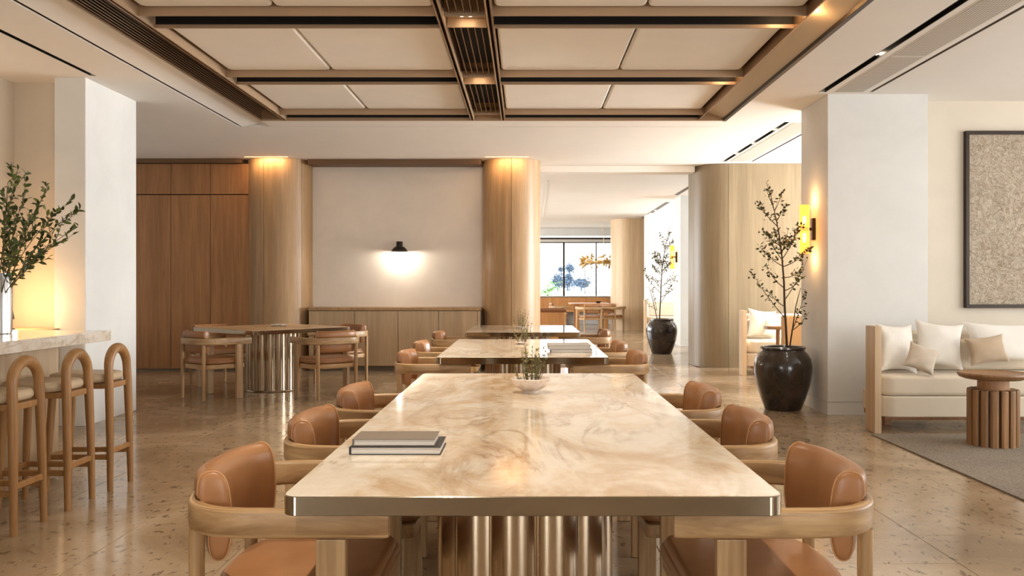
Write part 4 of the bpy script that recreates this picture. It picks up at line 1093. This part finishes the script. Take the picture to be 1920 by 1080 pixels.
mb = MB(); mb.box(-0.45, -0.22, -0.37, 0.37, 0.45, 0.98, 0.08, 4); mb.build('backrest', M['brown_leather'], t)
mb = MB(); mb.box(-0.1, 0.50, -0.44, -0.36, 0.655, 0.72, 0.025, 3); mb.box(-0.1, 0.50, 0.36, 0.44, 0.655, 0.72, 0.025, 3); mb.build('arm_pad', M['brown_leather'], t)
# armchair and small table beside the second sofa
t = thing('armchair', (3.42, 10.72, 0), 'tan upholstered armchair half hidden behind the near pot', 'armchair')
mb = MB(); mb.box(-0.24, 0.36, -0.06, 0.06, 0.12, 0.88, 0.035, 4); mb.build('backrest', M['taupe_wool'], t)
mb = MB(); mb.box(-0.24, 0.36, 0.05, 0.55, 0.22, 0.44, 0.04, 4); mb.build('seat', M['taupe_wool'], t)
for x in (-0.2, 0.32):
    for y in (-0.02, 0.48):
        mb = MB(); mb.box(x-0.02, x+0.02, y-0.02, y+0.02, 0, 0.23, 0.003); mb.build('leg', M['chair_wood'], t, smooth=False)
t = thing('side_table', (3.40, 11.62, 0), 'small wooden side table before the second sofa, behind the potted tree', 'table')
mb = MB(); mb.lathe([(0, 0.66), (0.16, 0.66), (0.19, 0.675), (0.19, 0.70), (0, 0.70)], 32); mb.build('tabletop', M['table_wood'], t)
mb = MB(); mb.lathe([(0, 0), (0.11, 0), (0.10, 0.02), (0.03, 0.04), (0.03, 0.66), (0, 0.66)], 24); mb.build('pedestal', M['table_wood'], t)

# gold and bead chandelier hanging before the end window
chx, chy = at(1122, 500, 26.2).x, 26.2
t = thing('chandelier', (chx, chy, 0.98), 'gold leaf chandelier with long bead strands before the end window', 'chandelier')
mb = MB(); mb.tube([(0.16, 0, 1.0), (0.16, 0, ZC-0.98)], 0.010, 8); mb.build('rod', M['gold'], t)
mb = MB(); mb.lathe([(0.44, 0.93), (0.46, 0.96), (0.44, 0.99), (0.41, 0.96), (0.44, 0.93)], 40); mb.build('ring', M['gold'], t)
mb = MB(); R3 = random.Random(3)
for k in range(150):
    a = R3.uniform(0, 2*PI); p = Vector((0.44*math.cos(a), 0.44*math.sin(a), R3.uniform(0.88, 1.12)))
    d = Vector((math.cos(a)*0.5+R3.uniform(-0.5, 0.5), math.sin(a)*0.5+R3.uniform(-0.5, 0.5), R3.uniform(-0.6, 1))).normalized()
    add_leaf_to(mb, p, d, R3.uniform(0.14, 0.24), 0.09, R3.uniform(0, 6))
tag(mb.build('gold_leaves', M['gold'], t, smooth=False), kind='stuff')
mb = MB()
for k in range(22):
    a = 2*PI*k/22; x_, y_ = 0.42*math.cos(a), 0.42*math.sin(a)
    for j in range(16):
        z_ = 0.02+j*0.058
        mb.lathe([(0, 0), (0.012, 0.016), (0.012, 0.03), (0, 0.046)], 5, (x_, y_, z_))
tag(mb.build('bead_strands', M['bead'], t), kind='stuff')

# ------------------------------------------------------------------ outside the end window
g = MB(); g.box(-40, 40, 28.4, 140, -0.3, -0.05); struct('ground_outside', g, M['terrace'])
w = MB(); w.box(-6, 12, 40, 40.3, -0.05, 0.98); tag(w.build('terrace_wall', M['haze_pale'], smooth=False), 'low pale terrace wall outside the end window', 'wall')
def blob_tree(px_, py_, d, w_, h_, seed, label, mat, trunk_h):
    rnd = random.Random(seed); c_ = at(px_, py_, d)
    t = thing('distant_tree', (c_.x, d, -0.05), label, 'tree')
    mb = MB()
    for i in range(700):
        u = rnd.gauss(0, 0.42); v_ = rnd.gauss(0, 0.42); q = rnd.gauss(0, 0.42)
        p = Vector((u*w_/2, q*w_/2, c_.z+0.05+v_*h_/2))
        add_leaf_to(mb, p, Vector((rnd.uniform(-1, 1), rnd.uniform(-1, 1), rnd.uniform(-1, 1))).normalized(), 0.34*w_*0.5, 0.20*w_*0.5, rnd.uniform(0, 6))
    tag(mb.build('foliage', mat, t, smooth=False), kind='stuff')
    mb = MB(); mb.tube([(0, 0, 0), (0, 0, c_.z)], 0.06*w_, 8); mb.build('trunk', mat, t)
blob_tree(1046, 527, 46, 0.75, 0.75, 1, 'round blue-grey tree beyond the window, left of the dark mullion', M['haze_blue'], 1)
blob_tree(1064, 526, 47, 0.80, 0.80, 2, 'round blue-grey tree beyond the window, right of the dark mullion', M['haze_blue'], 1)
blob_tree(1068, 503, 48, 0.55, 0.55, 3, 'tall blue-grey treetop beyond the window above the round trees', M['haze_blue'], 1)
blob_tree(1052, 505, 54, 0.45, 0.30, 5, 'flat blue-grey treetop crossing the dark mullion beyond the window', M['haze_blue'], 1)
blob_tree(1090, 531, 60, 1.2, 0.5, 4, 'low blue-grey shrubs on the skyline beyond the window', M['haze_blue'], 1)
c_ = at(1026, 545, 33)
t = thing('palm', (c_.x, 33, -0.05), 'green palm outside the left part of the end window', 'plant')
mb = MB(); mb.tube([(0, 0, 0), (0.02, 0, 0.95)], [0.07, 0.05], 8); mb.build('trunk', M['bark'], t)
mb = MB(); R4 = random.Random(9)
for k in range(22):
    a = R4.uniform(0, 2*PI); L_ = R4.uniform(0.45, 0.8); e = Vector((math.cos(a)*L_, math.sin(a)*L_, R4.uniform(-0.35, 0.55)))
    fp = curve_pts((0.02, 0, 0.95), Vector((0.02, 0, 0.95))+e, (0, 0, 0.25), 8)
    for i in range(1, 9):
        for s in (-1, 1):
            d = ((fp[i]-fp[i-1]).normalized()+s*Vector((-math.sin(a), math.cos(a), -0.3))*0.8).normalized()
            add_leaf_to(mb, fp[i], d, 0.20, 0.055, 0)
tag(mb.build('fronds', M['palm'], t, smooth=False), kind='stuff')
